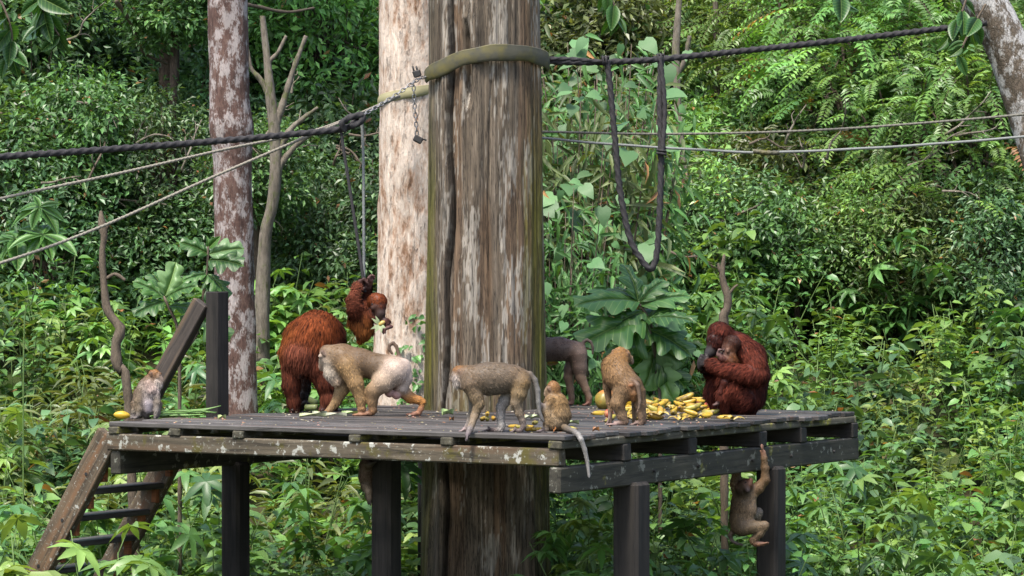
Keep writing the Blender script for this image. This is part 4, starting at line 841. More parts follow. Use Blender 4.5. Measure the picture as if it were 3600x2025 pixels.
class Beast:
    """a body grown as one surface from tapered limbs laid out over a crop of the photo at a known distance"""
    def __init__(s, crop, D, vox=.0055, gain=.55):
        (s.x0, s.y0, x1), wpx = crop; s.s = (x1 - s.x0) / wpx; s.D = D; s.m = s.s * D / F; s.vox = vox; s.pr = []; s.eyes = []; s.gain = gain; s.kf = .5
    def w(s, x, y, dz=0.0): return P(s.x0 + x * s.s, s.y0 + y * s.s, s.D + dz * s.m)
    def c(s, pts, col, fur=.02, k=None, bare=False, seed=0):
        """chain of (x, y, dz, r[, 'd' = rests on the deck])"""
        W = []
        for p in pts:
            q = s.w(*p[:3]); r = p[3] * s.m
            if len(p) > 4: q[2] = DECK + r * .92 - .003
            W.append((q, r))
        col = np.array(col, float) * s.gain; cs = np.tile(col, (len(W), 1)) if col.ndim == 1 else np.array([col[min(i, len(col) - 1)] for i in range(len(W))])
        if len(W) == 1: W = W * 2; cs = np.vstack([cs, cs])
        for i in range(len(W) - 1):
            kk = k * s.m if k is not None else min(W[i][1], W[i + 1][1]) * s.kf
            s.pr.append((W[i][0], W[i + 1][0], W[i][1], W[i + 1][1], cs[i], cs[i + 1], 0.0 if bare else fur, kk))
    def hand(s, x, y, dz, dx, dy, L, r, col, n=4, sp=.5, deck=False, thumb=1, ddz=0.0, curl=0.0):
        """fingers fanning from the palm end (x,y) towards (dx,dy), thumb from its side"""
        a0 = math.atan2(dy, dx)
        for i in range(n):
            a = a0 + (i - (n - 1) / 2) * sp / n; l = L * (.85, 1.0, .96, .8)[i % 4]; z = dz + (i - (n - 1) / 2) * r * 1.7
            k1 = (x + l * .55 * math.cos(a), y + l * .55 * math.sin(a), z + ddz * .5, r * .95); k2 = (x + l * math.cos(a + curl), y + l * math.sin(a + curl), z + ddz, r * .75)
            if deck: k1 += ('d',); k2 += ('d',)
            s.c([(x - .2 * l * math.cos(a0), y - .2 * l * math.sin(a0), dz + (i - (n - 1) / 2) * r * .9, r * 1.1), k1, k2], col, bare=True, k=r * .35)
        a = a0 + 1.0 * thumb; s.c([(x - .5 * L * math.cos(a0), y - .5 * L * math.sin(a0), dz, r * 1.1), (x - .25 * L * math.cos(a0) + .42 * L * math.cos(a), y - .25 * L * math.sin(a0) + .42 * L * math.sin(a), dz, r * .85)], col, bare=True, k=r * .5)
    def eye(s, x, y, dz, r): s.eyes.append((s.w(x, y, dz), r * s.m))
    def dist(s, X):
        out = []
        for (A, B, ra, rb, ca, cb, fu, k) in s.pr:
            ba = B - A; L2 = max(ba @ ba, 1e-12); h = np.clip((X - A) @ ba / L2, 0, 1)
            out.append((np.linalg.norm(X - A - h[..., None] * ba, axis=-1) - (ra + (rb - ra) * h), h))
        return out
    def build(s, name, label, cat, nfur=9000, fw=.0032, group=None, droop=.35, lift=.32, furn=.28, seed=1, tips=1.25, fl_=1.2, cl_=.26):
        lo = np.min([np.minimum(p[0] - p[2], p[1] - p[3]) for p in s.pr], 0) - .03; hi = np.max([np.maximum(p[0] + p[2], p[1] + p[3]) for p in s.pr], 0) + .03
        h = s.vox; n = np.ceil((hi - lo) / h).astype(int) + 1; Fd = np.full(n, .5, dtype=np.float32)
        for (A, B, ra, rb, ca, cb, fu, k) in s.pr:
            m = max(ra, rb) + k + 2 * h; l = np.minimum(A, B) - m; u = np.maximum(A, B) + m
            i0 = np.maximum(np.floor((l - lo) / h).astype(int), 0); i1 = np.minimum(np.ceil((u - lo) / h).astype(int) + 1, n)
            gx, gy, gz_ = np.meshgrid(*[lo[q] + h * np.arange(i0[q], i1[q]) for q in range(3)], indexing='ij'); X = np.stack([gx, gy, gz_], -1)
            ba = B - A; L2 = max(ba @ ba, 1e-12); t = np.clip((X - A) @ ba / L2, 0, 1)
            d = np.linalg.norm(X - A - t[..., None] * ba, axis=-1) - (ra + (rb - ra) * t)
            S = Fd[i0[0]:i1[0], i0[1]:i1[1], i0[2]:i1[2]]; q = np.maximum(k - np.abs(S - d), 0) / max(k, 1e-6)
            Fd[i0[0]:i1[0], i0[1]:i1[1], i0[2]:i1[2]] = np.minimum(S, d) - q * q * k * .25
        V, Q = surface_nets(Fd, lo, h)
        for _ in range(2):                         # relax
            a = np.zeros_like(V); c_ = np.zeros(len(V))
            for i in range(4):
                np.add.at(a, Q[:, i], V[Q[:, (i + 1) % 4]]); np.add.at(c_, Q[:, i], 1)
            V = V * .5 + a / np.maximum(c_, 1)[:, None] * .5
        D = s.dist(V); dm = np.stack([d for d, _ in D], 1); hh = np.stack([t for _, t in D], 1); rad = np.array([(p[2] + p[3]) / 2 for p in s.pr])
        wgt = np.exp(-(dm - dm.min(1, keepdims=True)) / .011); wgt /= wgt.sum(1, keepdims=True)
        CA = np.array([p[4] for p in s.pr]); CB = np.array([p[5] for p in s.pr]); col = np.einsum('vp,vpc->vc', wgt, CA[None] * (1 - hh[..., None]) + CB[None] * hh[..., None])
        flow = wgt @ np.array([unit(p[1] - p[0]) if np.linalg.norm(p[1] - p[0]) > 1e-6 else np.array([0, 0, -1.0]) for p in s.pr]); fl = wgt @ np.array([p[6] for p in s.pr])
        base = np.array([V[:, 0].mean(), V[:, 1].mean(), V[:, 2].min()]); root = tag(empty(name, base), label, cat, group)
        nz = .7 + .3 * (.5 + .5 * vnoise(V * 28))[:, None]
        body = mobj('body', npmesh('body', V - base, Q, M['skin'], np.clip(col * nz, 0, 1)), root)
        # fur
        r = np.random.RandomState(seed); Tt = np.vstack([Q[:, [0, 1, 2]], Q[:, [0, 2, 3]]]); e1 = V[Tt[:, 1]] - V[Tt[:, 0]]; e2 = V[Tt[:, 2]] - V[Tt[:, 0]]; cr = np.cross(e1, e2); ar = np.linalg.norm(cr, axis=1)
        fa = fl[Tt].mean(1); wt = ar * (fa > .004); cum = np.cumsum(wt); k = np.searchsorted(cum, r.rand(nfur) * cum[-1]); k = np.minimum(k, len(Tt) - 1)
        b1 = r.rand(nfur, 1); b2 = r.rand(nfur, 1); f_ = (b1 + b2) > 1; b1 = np.where(f_, 1 - b1, b1); b2 = np.where(f_, 1 - b2, b2)
        Pp = V[Tt[k, 0]] + e1[k] * b1 + e2[k] * b2; N = unit(cr[k]); FL = flow[Tt[k, 0]]; FL = FL + np.array([0, 0, -droop]) + r.normal(0, .22, (nfur, 3))
        tg = unit(FL - N * (FL * N).sum(1, keepdims=True)); dr = unit(tg + N * lift * r.uniform(.5, 1.5, (nfur, 1))); L = (fa[k] * fl_ * r.uniform(.55, 1.25, nfur))[:, None]
        clump = vnoise(Pp * 45)[:, None] * .6 + vnoise(Pp * 18)[:, None] * .5; L = L * (1 + .3 * clump)
        sd_ = unit(np.cross(dr, N)) * fw * r.uniform(.6, 1.2, (nfur, 1)); dr2 = unit(dr + np.array([0, 0, -droop * .5]) - N * .12)
        p0 = Pp - N * .002; p1 = p0 + dr * L * .5; p2 = p1 + dr2 * L * .5
        FV = np.stack([p0 - sd_, p0 + sd_, p1 - sd_ * .8, p1 + sd_ * .8, p2], 1).reshape(-1, 3) - base
        ft = np.array([[0, 1, 3], [0, 3, 2], [2, 3, 4]]); FT = (ft[None] + (np.arange(nfur) * 5)[:, None, None]).reshape(-1, 3)
        cc = col[Tt[k, 0]] * (1 + furn * r.normal(0, 1, (nfur, 1))) * (1 + cl_ * clump); cc = np.clip(cc, .004, 1); FC = np.repeat(cc, 5, 0).reshape(-1, 5, 3); FC[:, 4] *= tips; FC[:, :2] *= .8
        fo = mobj('fur', npmesh('fur', FV, FT, M['fur'], np.clip(FC.reshape(-1, 3), 0, 1), False), body); fo['kind'] = 'stuff'
        for (p, er) in s.eyes:
            bm = bmesh.new(); bmesh.ops.create_uvsphere(bm, u_segments=10, v_segments=8, radius=er); me = bpy.data.meshes.new('eye'); bm.to_mesh(me); bm.free(); me.materials.append(M['eye']); mobj('eye', me, body, p - base)
        return root
CA_ = ((950, 900, 1550), 1449.0); CB_ = ((1560, 1250, 2060), 2195.0); CC_ = ((2050, 1150, 2750), 2536.0); CD_ = ((2400, 850, 2800), 892.0)
CE_ = ((2500, 1480, 2900), 1159.0); CF_ = ((380, 1260, 800), 2341.0); CZ2 = ((1450, 1100, 2450), 2229.0); CZ5 = ((1200, 1450, 2400), 2576.0)
# ---- pig-tailed macaque walking
brn, gold, cream, pale, pink, org = (.20, .130, .075), (.33, .205, .095), (.50, .37, .26), (.52, .44, .35), (.62, .34, .30), (.45, .20, .055)
b = Beast(CA_, 22.15, gain=.66)
b.c([(520, 840, 0, 78), (600, 870, 0, 118), (760, 905, 0, 112), (900, 940, 0, 102), (1010, 965, 0, 108), (1075, 985, 0, 112)], [(.24, .155, .08), (.20, .125, .068), (.165, .105, .06), (.17, .112, .065), (.34, .24, .165), (.66, .50, .42)], .016)
b.c([(478, 815, 0, 60), (462, 870, -10, 48)], [(.20, .125, .07), (.58, .46, .36)], .010); b.c([(455, 900, 20, 44), (445, 940, 50, 34), (440, 955, 75, 26)], [cream, (.45, .3, .22)], .006)
b.c([(430, 850, -48, 22)], (.55, .42, .32), .01); b.c([(443, 815, -62, 16), (462, 842, -66, 14)], (.10, .05, .038), bare=True, k=4)
b.c([(520, 900, -20, 62), (530, 990, 0, 72), (560, 1050, 0, 60)], [pale, pale, cream], .02)
b.c([(650, 930, -60, 92), (725, 1080, -78, 66), (768, 1220, -70, 45), (776, 1295, -70, 34), (772, 1335, -72, 25, 'd')], [gold, gold, gold, (.36, .20, .09), (.34, .17, .08)], .018)
b.hand(765, 1340, -72, -1, .12, 62, 12, (.34, .17, .09), deck=True)
b.c([(580, 980, 60, 82), (615, 1120, 70, 62), (560, 1240, 70, 42), (505, 1310, 62, 30), (480, 1335, 60, 24, 'd')], [gold, (.36, .24, .12), gold, gold, (.36, .19, .09)], .016)
b.hand(470, 1338, 60, -1, .1, 62, 12, (.36, .20, .10), deck=True)
b.c([(1050, 985, -55, 112), (960, 1070, -75, 88), (880, 1140, -78, 64), (868, 1240, -70, 42), (872, 1310, -68, 34), (855, 1338, -68, 25, 'd'), (810, 1345, -72, 19, 'd')], [(.60, .47, .38), cream, (.34, .22, .12), (.26, .16, .08), (.25, .14, .07), (.3, .15, .08)], .014)
b.hand(805, 1345, -72, -1, .05, 60, 12, (.30, .14, .08), deck=True)
b.c([(1090, 1010, 40, 95), (1110, 1130, 55, 62), (1190, 1205, 55, 46), (1265, 1225, 52, 34), (1296, 1238, 50, 27), (1278, 1300, 46, 24), (1262, 1335, 44, 22, 'd'), (1215, 1350, 40, 17, 'd')], [cream, (.4, .24, .12), org, org, org, (.42, .19, .10), (.4, .19, .11)], .012)
b.hand(1205, 1350, 40, -1, .06, 52, 11, (.42, .20, .13), deck=True)
b.c([(1130, 930, 0, 62), (1150, 1040, 0, 56), (1120, 1120, 0, 50)], (.62, .50, .42), .01)
b.c([(1012, 1160, -18, 42)], pink, bare=True, k=14); b.c([(1072, 1180, 0, 38)], pink, bare=True, k=14)
b.c([(1100, 872, 0, 22), (1086, 815, 0, 16), (1070, 765, 0, 15), (1042, 738, 0, 15), (1014, 755, 0, 14), (1010, 795, 0, 13), (1036, 828, 0, 11)], (.15, .095, .06), .008, k=6)
b.eye(452, 895, 58, 7)
b.build('pig_tailed_macaque', 'stocky tan macaque with curled tail and pale rump walking behind the big orangutan', 'monkey', 12000, .0036)
# ---- large orangutan, seen from behind
OR = (.27, .066, .020); OD = (.115, .029, .014); OM = (.225, .066, .036); OL = (.35, .098, .020)  # OL paints the lit left flank, OM the pinkish gloss streak
b = Beast(CA_, 22.85, .008, .40)
b.c([(480, 655, 330, 140), (400, 650, 200, 165), (335, 720, 90, 190), (270, 840, 10, 165)], [OD, OR, OR, OM], .07)
b.c([(250, 700, 60, 130), (180, 810, 20, 98)], [OL, OL], .07); b.c([(520, 690, 240, 115), (460, 830, 120, 130), (400, 900, 40, 110)], [OD, OM, OD], .07)
b.c([(190, 900, 10, 98), (180, 1080, 10, 72), (198, 1220, 5, 54), (208, 1295, 0, 40), (200, 1318, -5, 34, 'd')], [OM, OD, OD, (.09, .035, .02), (.06, .03, .025)], .06)
b.hand(190, 1322, -10, -.4, 1, 40, 15, (.06, .032, .028), deck=True)
b.c([(395, 940, 20, 112), (460, 1070, 10, 78), (482, 1190, 5, 58), (465, 1290, 0, 40), (452, 1315, -5, 34, 'd')], [OM, OD, OM, (.12, .045, .03), (.08, .035, .03)], .06)
b.hand(445, 1320, -10, -.6, 1, 42, 15, (.09, .04, .035), deck=True)
b.c([(270, 965, -60, 60), (265, 990, -70, 34)], [OM, (.05, .02, .012)], .03)
b.c([(540, 720, 330, 90), (560, 900, 340, 62), (540, 1120, 330, 48), (530, 1290, 320, 36), (525, 1318, 315, 30, 'd')], [OD, OD, OD, OD, (.06, .03, .025)], .06)
b.c([(330, 720, 360, 95), (300, 950, 380, 66), (290, 1130, 340, 52), (275, 1200, 300, 46), (262, 1270, 280, 38, 'd')], [OD, OD, (.05, .03, .022), (.045, .028, .024), (.045, .028, .024)], .03)
b.hand(262, 1262, 270, .7, -.25, 85, 17, (.05, .03, .026), curl=.5)
b.c([(500, 700, 470, 110), (510, 760, 560, 70), (505, 800, 600, 50)], [OD, (.06, .03, .025)], .05)
b.build('orangutan', 'big rust red orangutan standing bent over with its back turned', 'orangutan', 30000, .0046, droop=.8, lift=.17, furn=.34, fl_=1.2, cl_=.4)
# ---- young orangutan on the strap
b = Beast(CA_, 22.85, .006, .42)
b.c([(785, 440, 30, 76), (768, 540, 20, 92), (790, 610, 20, 84), (770, 680, 20, 40)], [OD, (.24, .075, .018), (.25, .085, .02), OL], .055)
b.c([(885, 372, -25, 58), (915, 390, -30, 70), (922, 425, -40, 60)], [OR, OR, OD], .022); b.c([(925, 450, -50, 52), (935, 490, -62, 42), (930, 510, -66, 34)], [(.10, .045, .03), (.085, .045, .035), (.07, .042, .036)], .004)
b.c([(880, 440, -70, 30), (900, 425, -78, 28)], (.10, .05, .035), bare=True, k=8)
b.c([(722, 480, -60, 60), (708, 380, -62, 50), (735, 270, -35, 38), (768, 222, -22, 28)], [OD, OM, OM, (.10, .04, .03)], .035)
b.hand(775, 215, -22, .9, -.45, 62, 13, (.13, .055, .042), sp=.9, curl=1.1)
b.c([(800, 430, 70, 55), (825, 330, 55, 34), (815, 285, 30, 30), (790, 272, 0, 24)], [OD, OD, (.09, .035, .028)], .03)
b.hand(795, 275, -8, -.7, .5, 45, 12, (.08, .035, .03), curl=.6)
b.c([(800, 470, 80, 40), (826, 360, 60, 30), (838, 270, 10, 26), (846, 215, -12, 28)], [OD, OD, (.10, .04, .032), (.22, .09, .075)], .02)
b.hand(850, 205, -18, -.2, -1, 48, 14, (.22, .095, .08), sp=1.4, curl=.8)
b.c([(850, 480, 10, 56), (930, 540, -40, 38), (985, 560, -70, 30), (1000, 600, -80, 24)], [OD, OD, (.10, .04, .032), (.20, .085, .07)], .03)
b.hand(1000, 608, -82, -1, .25, 62, 14, (.20, .085, .07), curl=-.6)
b.eye(867, 410, -84, 10); b.eye(935, 428, -84, 9)
b.build('young_orangutan', 'small red orangutan hanging from the black strap and eating', 'orangutan', 16000, .0042, droop=.7, lift=.2, furn=.34, cl_=.4)
# ---- long-tailed macaque seated at the stair corner
lt, ltg, cap, wht = (.205, .145, .095), (.22, .19, .15), (.34, .155, .048), (.54, .47, .43)
b = Beast(CF_, 21.6, .0046, .6)
b.c([(830, 430, 20, 130), (790, 600, 30, 175), (760, 850, 60, 190), (750, 1040, 60, 130)], [lt, (.40, .33, .29), (.36, .31, .31), (.22, .18, .17)], .014)
b.c([(720, 520, 60, 120), (640, 700, 110, 130), (580, 900, 120, 120), (600, 1060, 90, 90)], lt, .018)
b.c([(890, 320, 0, 108), (920, 300, -10, 90)], [cap, cap], .012); b.c([(985, 360, -25, 78), (1040, 410, -35, 48), (1062, 425, -40, 34)], [(.30, .2, .13), (.36, .27, .21), (.30, .2, .16)], .005)
b.c([(1000, 292, -60, 22), (1035, 295, -20, 22)], (.19, .10, .05), .006, k=10); b.c([(960, 470, -40, 72), (1010, 500, -30, 62), (960, 570, -30, 70)], [wht, (.34, .31, .28), wht], .025)
b.c([(838, 300, -98, 30), (845, 335, -98, 26)], (.10, .065, .055), bare=True, k=8); b.c([(800, 500, -80, 80), (860, 600, -90, 85), (830, 680, -80, 60)], [(.50, .37, .32), (.50, .38, .34), wht], .03)
b.c([(640, 620, -70, 88), (600, 820, -100, 78), (615, 1000, -120, 58), (595, 1110, -130, 48), (575, 1140, -135, 38, 'd')], [lt, (.25, .19, .125), (.26, .205, .145), ltg, (.20, .17, .16)], .014)
b.hand(560, 1150, -138, -.9, .45, 70, 17, (.17, .145, .14), deck=True)
b.c([(935, 660, -60, 78), (965, 860, -95, 66), (950, 1020, -110, 52), (935, 1110, -115, 42), (925, 1140, -118, 34, 'd')], [(.28, .235, .205), (.27, .22, .175), (.33, .29, .26), ltg, (.20, .17, .16)], .013)
b.hand(925, 1150, -118, -.5, 1, 60, 15, (.17, .145, .14), deck=True)
b.c([(620, 1050, 0, 95), (520, 900, -60, 72), (505, 1040, -80, 48), (500, 1130, -95, 38, 'd')], [lt, lt, ltg, (.19, .16, .15)], .014); b.hand(480, 1145, -98, -1, .4, 60, 16, (.17, .145, .14), deck=True)
b.c([(900, 1050, 20, 90), (1000, 900, -40, 60), (985, 1060, -50, 45), (960, 1140, -60, 34, 'd')], [lt, ltg, ltg, (.19, .16, .15)], .012)
b.c([(790, 900, -75, 95), (790, 1010, -70, 88)], [(.42, .37, .40), (.30, .26, .29)], .004)
b.c([(640, 1100, 150, 40, 'd'), (500, 1120, 300, 32, 'd'), (300, 1120, 360, 26, 'd'), (180, 1120, 260, 20, 'd')], ltg, .006)
b.eye(1012, 330, -72, 15)
b.build('long_tailed_macaque', 'grey brown macaque sitting upright beside the green beans near the stair', 'monkey', 12000, .0032, droop=.6)
# ---- long-tailed macaque walking along the front edge
b = Beast(CB_, 19.5, .005, .52)
b.c([(330, 300, 10, 130), (450, 360, 0, 205), (700, 355, 0, 228), (900, 345, 0, 212), (1080, 340, 0, 182), (1200, 350, 0, 140)], [(.25, .16, .08), lt, (.20, .15, .105), (.195, .145, .10), lt, (.25, .165, .09)], .016)
b.c([(700, 450, 0, 140), (900, 430, 0, 135)], (.40, .37, .35), .02)
b.c([(235, 260, 20, 108), (215, 300, 20, 98)], [cap, (.32, .23, .16)], .012); b.c([(170, 340, 40, 66), (130, 360, 70, 44)], [(.36, .28, .23), (.33, .22, .18)], .004); b.c([(200, 350, -40, 62), (210, 420, -20, 66), (260, 450, 0, 60)], [wht, wht, (.34, .27, .2)], .025)
b.c([(245, 250, -82, 30), (255, 290, -84, 26)], (.11, .07, .06), bare=True, k=8)
b.c([(430, 460, -100, 150), (500, 640, -120, 100), (545, 740, -125, 86), (480, 920, -130, 62), (425, 1080, -330, 50), (400, 1150, -430, 46), (370, 1220, -470, 40)], [lt, (.26, .185, .11), (.30, .215, .125), (.32, .235, .15), (.34, .26, .18), (.33, .28, .26), (.24, .19, .19)], .014)
b.hand(362, 1250, -480, -.25, 1, 75, 17, (.22, .17, .18))
b.c([(440, 520, 90, 110), (480, 720, 110, 82), (430, 920, 120, 56), (370, 1080, 110, 42), (330, 1125, 100, 34, 'd')], [lt, ltg, ltg, (.38, .32, .28), (.40, .30, .28)], .012)
b.hand(300, 1140, 95, -1, .1, 70, 16, (.42, .31, .30), deck=True)
b.c([(1195, 430, -90, 142), (1160, 590, -105, 118), (1115, 725, -110, 84), (1165, 880, -100, 64), (1215, 1010, -95, 50), (1230, 1085, -95, 44), (1190, 1120, -95, 34, 'd'), (1100, 1130, -95, 28, 'd')], [(.27, .175, .085), (.31, .215, .115), (.32, .24, .16), (.28, .215, .15), (.28, .22, .18), (.25, .2, .18), (.2, .15, .14)], .013)
b.hand(1090, 1135, -95, -1, .08, 70, 16, (.19, .14, .13), deck=True)
b.c([(1060, 500, 90, 130), (940, 700, 105, 88), (885, 800, 108, 76), (880, 960, 95, 62), (895, 1080, 80, 54), (885, 1130, 75, 44, 'd'), (760, 1135, 60, 34, 'd'), (690, 1130, 50, 28, 'd')], [ltg, (.42, .38, .35), (.46, .42, .39), (.46, .43, .40), (.46, .43, .40), (.4, .35, .32), (.12, .075, .07), (.09, .06, .06)], .013)
b.hand(680, 1135, 45, -1, -.02, 100, 17, (.075, .055, .055), deck=True, sp=.25)
b.c([(1240, 290, 0, 60), (1330, 290, 0, 46), (1405, 380, 0, 44), (1450, 540, -10, 42), (1460, 720, -20, 38), (1475, 880, -30, 34), (1535, 1010, -40, 24)], [(.24, .165, .1), (.2, .16, .125), (.22, .2, .18), (.27, .255, .24), (.26, .25, .235), (.21, .195, .18), (.16, .145, .135)], .008)
b.eye(158, 310, -20, 14)
b.build('long_tailed_macaque', 'grey brown macaque walking on the front edge, one hand reaching below the boards', 'monkey', 15000, .0034, droop=.55)
# ---- juvenile seated at the near corner
b = Beast(CB_, 19.62, .005, .58)
jv, jg, jl = (.30, .185, .085), (.27, .19, .11), (.40, .32, .24)
b.c([(1690, 600, 20, 105), (1725, 740, 20, 170), (1755, 930, 20, 195), (1745, 1060, 10, 140)], [jv, jv, (.26, .175, .095), (.20, .14, .085)], .02)
b.c([(1690, 505, 0, 112), (1655, 535, 0, 92)], [(.33, .165, .06), (.32, .2, .1)], .012); b.c([(1600, 560, -5, 58), (1580, 585, -5, 40)], [jl, (.42, .32, .25)], .004); b.c([(1690, 425, 0, 40)], (.30, .15, .055), .014)
b.c([(1618, 505, -88, 26), (1632, 535, -90, 24)], (.20, .11, .085), bare=True, k=8)
b.c([(1650, 690, -110, 78), (1590, 850, -130, 58), (1560, 850, -140, 50), (1530, 790, -140, 44), (1505, 765, -140, 40)], [jv, jg, jg, jl, (.55, .46, .38)], .014); b.hand(1495, 750, -140, -.8, -.5, 48, 14, (.52, .40, .34), curl=.8)
b.c([(1640, 720, 80, 66), (1560, 860, 60, 50), (1510, 790, 30, 36)], [jg, jg, jl], .012)
b.c([(1720, 1050, -110, 115), (1610, 920, -130, 72), (1590, 1040, -140, 55), (1580, 1130, -145, 42), (1540, 1160, -148, 30, 'd'), (1490, 1165, -150, 24, 'd')], [jg, (.33, .23, .13), jg, (.32, .25, .19), (.3, .22, .2), (.28, .21, .2)], .014); b.hand(1485, 1170, -150, -1, .12, 62, 14, (.27, .21, .21), deck=True)
b.c([(1740, 1060, 100, 110), (1630, 960, 90, 66), (1600, 1130, 80, 36, 'd')], jg, .012)
b.c([(1840, 1100, 10, 62), (1930, 1145, -420, 48, 'd'), (2020, 1185, -980, 44, 'd'), (2075, 1222, -1230, 42), (2120, 1300, -1290, 40), (2175, 1450, -1270, 36), (2215, 1626, -1250, 31), (2244, 1862, -1250, 22)], [jg, (.22, .18, .14), (.26, .23, .2), (.3, .28, .26), (.36, .34, .32), (.36, .34, .32), (.36, .34, .32), (.36, .34, .33)], .007)
b.eye(1583, 545, -50, 11)
b.build('young_macaque', 'small golden brown macaque sitting on the near corner with its tail hanging down', 'monkey', 12000, .0034, droop=.5)
# ---- macaque behind the trunk
b = Beast(CZ2, 24.1, .006, .85)
dk, dkb, tn = (.075, .052, .042), (.15, .10, .075), (.22, .14, .09)
b.c([(760, 270, 0, 62), (850, 280, 0, 80), (1000, 285, 0, 92), (1150, 280, 0, 86), (1290, 295, 0, 72)], [dkb, dk, dk, (.085, .06, .05), dkb], .016); b.c([(1000, 330, 0, 55), (1200, 320, 0, 50)], (.19, .14, .105), .015)
b.c([(700, 265, 0, 56), (660, 300, 0, 36)], [dkb, tn], .01)
b.c([(1300, 330, -38, 72), (1310, 430, -42, 56), (1318, 505, -42, 42), (1360, 600, -40, 30), (1385, 665, -40, 24), (1380, 695, -40, 20, 'd')], [dkb, dkb, tn, tn, tn, (.26, .13, .085)], .01); b.hand(1375, 700, -42, -1, .06, 45, 9, (.28, .12, .08), deck=True)
b.c([(1270, 340, 40, 64), (1235, 440, 42, 46), (1222, 500, 42, 38), (1238, 600, 40, 28), (1248, 665, 40, 24), (1245, 693, 40, 22, 'd')], [dkb, dkb, tn, tn, tn, (.24, .13, .085)], .01); b.hand(1240, 698, 40, -1, .05, 40, 9, (.26, .13, .09), deck=True)
for dz_, xx in ((-40, 850), (40, 800)): b.c([(850, 330, dz_, 60), (xx + 10, 480, dz_, 42), (xx - 5, 620, dz_, 28), (xx - 10, 695, dz_, 20, 'd')], [dk, dkb, tn], .01)
b.c([(1335, 265, 0, 18), (1342, 225, 0, 13), (1368, 210, 0, 12), (1398, 228, 0, 12), (1414, 270, 0, 11), (1412, 320, 0, 9)], (.10, .07, .055), .006, k=5)
b.build('dark_macaque', 'dark brown macaque with curled tail half hidden behind the thick trunk', 'monkey', 9000, .0038)
# ---- macaque seen from behind at the bananas
b = Beast(CC_, 20.5, .0055, .56); rb, rg = (.29, .165, .072), (.30, .19, .10)
b.c([(470, 400, 230, 118), (400, 500, 180, 148), (470, 640, 90, 165), (590, 760, 10, 172)], [(.33, .175, .065), rb, (.27, .16, .078), (.23, .145, .08)], .02); b.c([(340, 520, 190, 95), (350, 640, 130, 90)], rb, .018)
b.c([(470, 370, 250, 112), (520, 370, 290, 90)], [(.34, .17, .06), (.35, .2, .09)], .016); b.c([(590, 400, 330, 48), (615, 440, 360, 36)], [(.42, .29, .19), (.36, .22, .17)], .005); b.c([(572, 335, 190, 22), (580, 350, 190, 20)], (.12, .07, .05), bare=True, k=6); b.c([(385, 305, 220, 24)], (.25, .15, .08), .006)
b.c([(490, 850, -10, 122), (440, 970, -30, 88), (490, 1120, -10, 64), (525, 1200, 0, 54), (500, 1232, -15, 38, 'd'), (420, 1240, -30, 30, 'd')], [(.25, .16, .085), rg, (.31, .21, .125), (.28, .18, .11), (.32, .2, .15), (.36, .24, .2)], .014); b.hand(400, 1245, -35, -1, .1, 95, 17, (.42, .28, .25), deck=True, sp=.8)
b.c([(700, 830, 0, 98), (725, 980, 0, 74), (748, 1120, 5, 56), (755, 1190, 5, 48), (745, 1228, 0, 36, 'd'), (680, 1222, 10, 28, 'd')], [(.22, .14, .08), (.27, .175, .10), (.28, .185, .115), (.26, .17, .11), (.25, .16, .12)], .014); b.hand(665, 1222, 10, -1, 0, 70, 15, (.30, .2, .17), deck=True)
b.c([(310, 560, 200, 75), (305, 760, 220, 52), (330, 950, 230, 40), (345, 1060, 235, 32), (345, 1100, 235, 26, 'd')], [rb, (.24, .15, .08), rg, rg, (.3, .2, .15)], .013); b.hand(335, 1110, 235, -1, .3, 60, 13, (.34, .23, .2), deck=True)
b.c([(560, 620, 210, 70), (640, 800, 260, 50), (655, 1000, 260, 36), (650, 1090, 250, 26, 'd')], rg, .012)
b.c([(650, 690, -120, 42), (695, 745, -165, 32), (712, 850, -175, 24), (722, 950, -175, 21), (712, 1030, -170, 17), (688, 1085, -165, 12)], [(.2, .12, .075), (.17, .11, .075), (.22, .15, .1), (.24, .165, .115)], .008, k=10)
b.c([(615, 745, -155, 28)], (.42, .16, .055), bare=True, k=8); b.c([(640, 850, -110, 50), (640, 910, -80, 40)], (.40, .17, .05), .006)
b.build('pig_tailed_macaque', 'reddish tan macaque seen from behind straddling the banana heap', 'monkey', 14000, .0036)
# ---- seated orangutan mother
SD, SM, SR = (.068, .0165, .011), (.125, .029, .018), (.175, .041, .024); GS = (.055, .043, .042)
b = Beast(CD_, 22.25, .007, .40)
b.c([(350, 745, 30, 72), (430, 812, 25, 92), (515, 905, 25, 122), (535, 1040, 25, 130), (500, 1190, 25, 140), (470, 1250, 20, 120)], [SM, SR, SM, SD, SD, SD], .05)  # SD behind the near arm is a painted shadow gap; forearm coloured lighter
b.c([(290, 722, -10, 95), (272, 765, -20, 84)], [SM, SD], .035); b.c([(250, 800, -20, 58), (225, 860, -30, 46), (205, 880, -35, 36)], [(.09, .035, .025), GS, (.085, .075, .078)], .003); b.c([(240, 752, -72, 26), (208, 764, -45, 22)], SD, .004, k=8)
b.c([(490, 860, -100, 80), (570, 960, -135, 80), (585, 1040, -150, 78), (480, 1035, -200, 70), (360, 1005, -215, 62), (255, 960, -190, 48), (205, 945, -160, 36)], [SR, SR, SR, (.205, .047, .027), (.205, .047, .027), SR, (.10, .035, .022)], .045, k=10)
for q, (dx_, dy_) in enumerate(((0, -32), (-8, -8), (-10, 16), (-4, 38))): b.c([(195, 945 + dy_ * .5, -150, 20), (150 + dx_, 925 + dy_, -160, 15), (132 + dx_, 950 + dy_, -140, 13), (150 + dx_, 965 + dy_, -118, 11)], GS, bare=True, k=5)
b.c([(195, 925, -150, 18), (190, 895, -140, 14), (180, 880, -125, 11)], GS, bare=True, k=5)
